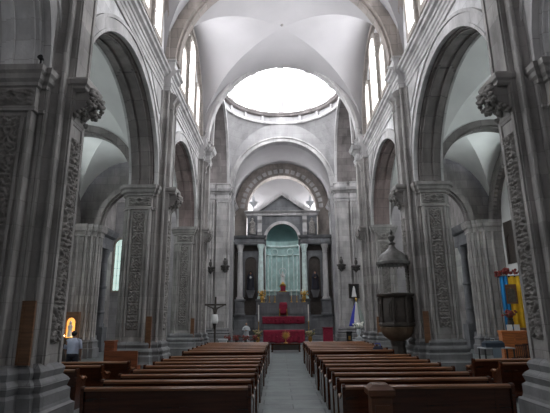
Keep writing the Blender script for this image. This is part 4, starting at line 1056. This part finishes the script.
def cone(a0, a1, z0, r, m, n):
    bm = B(); grid(bm, lambda u, v: ((.04+(r-.04)*v**.8*(1+.08*math.sin(u*18)))*math.cos(a0+(a1-a0)*u), (.04+(r-.04)*v**.8*(1+.08*math.sin(u*18)))*math.sin(a0+(a1-a0)*u)*.6, 3.1-(3.1-z0)*v), 20, 10)
    o = build(n, bm, m, t, True); o.modifiers.new('S', 'SOLIDIFY').thickness = .01
cone(PI*.92, PI*1.3, 1.55, .5, M_navy, 'blue_cloth'); cone(PI*1.3, PI*1.62, 1.6, .42, M_aplast, 'white_cloth'); cone(PI*1.62, PI*2.08, 1.65, .55, mat('pale_green_cloth', (.33, .38, .35), .8), 'green_cloth')
bm = B(); loft(bm, [(-.3, -.2), (.3, -.2), (.3, .2), (-.3, .2)], [(0, 0), (.1, 0), (.12, -.06), (.6, -.06), (.64, .02), (.7, .02)]); build('foot', bm, M_grey, t)
t = vase('white and green flower bunch at the foot of the draped blue stand', (4.72, 29.75, .7), M_grey, M_wax, 1.2, 20) 
t.location = (4.72, 29.6, 0)
bm = B(); loft(bm, [(-.2, -.2), (.2, -.2), (.2, .2), (-.2, .2)], [(0, 0), (.75, 0), (.8, .04), (.86, .04)]); 
put(build('flower_stand', bm, M_grey, None, loc=(4.72, 29.6, 0)), 'grey block carrying the flower bunch before the draped stand', 'stand'); t.location = (4.72, 29.6, .86)
# small lit lamp
t = thing('votive_lamp', 'tiny bright lamp glowing beside the right far pillar', 'lamp', (5.3, 28.6, 0))
bm = B(); lathe(bm, [(.14, 0), (.15, .03), (.02, .06), (.02, 1.35), (.06, 1.38), (.06, 1.42)], (0, 0, 0), 8); build('stand', bm, M_black, t, 'auto')
bm = B(); ball(bm, (0, 0, 1.5), .05, 1, 1, 1.4); build('flame', bm, glow('lamp_glow', (1, .95, .85), 12), t, True)
# bag on a far pew, small post
t = thing('cloth_bag', 'dark navy bag standing on a far pew seat left of the pulpit foot', 'bag', (3.45, 17.98, .44))
bm = B(); loft(bm, [(-.22, -.13), (.22, -.13), (.22, .13), (-.22, .13)], [(0, -.02), (.06, .02), (.4, .01), (.55, -.05), (.62, -.1)]); build('body', bm, M_case, t)
bm = B(); tube(bm, [(-.1, 0, .58), (-.09, 0, .72), (.09, 0, .72), (.1, 0, .58)], .018); build('handle', bm, M_navy, t)
bm = B(); loft(bm, [(-.14, -.14), (.14, -.14), (.14, .14), (-.14, .14)], [(0, .04), (.08, .04), (.1, 0), (1.25, 0), (1.3, .03), (1.36, .03)])
t = thing('donation_post', 'slim dark square post in front of the blue draped stand', 'post', (3.6, 26.3, 0)); build('post_body', bm, M_black, t)
bm = B(); box(bm, -.06, .06, -.155, -.14, .9, 1.1); build('slot_plate', bm, M_gold, t)
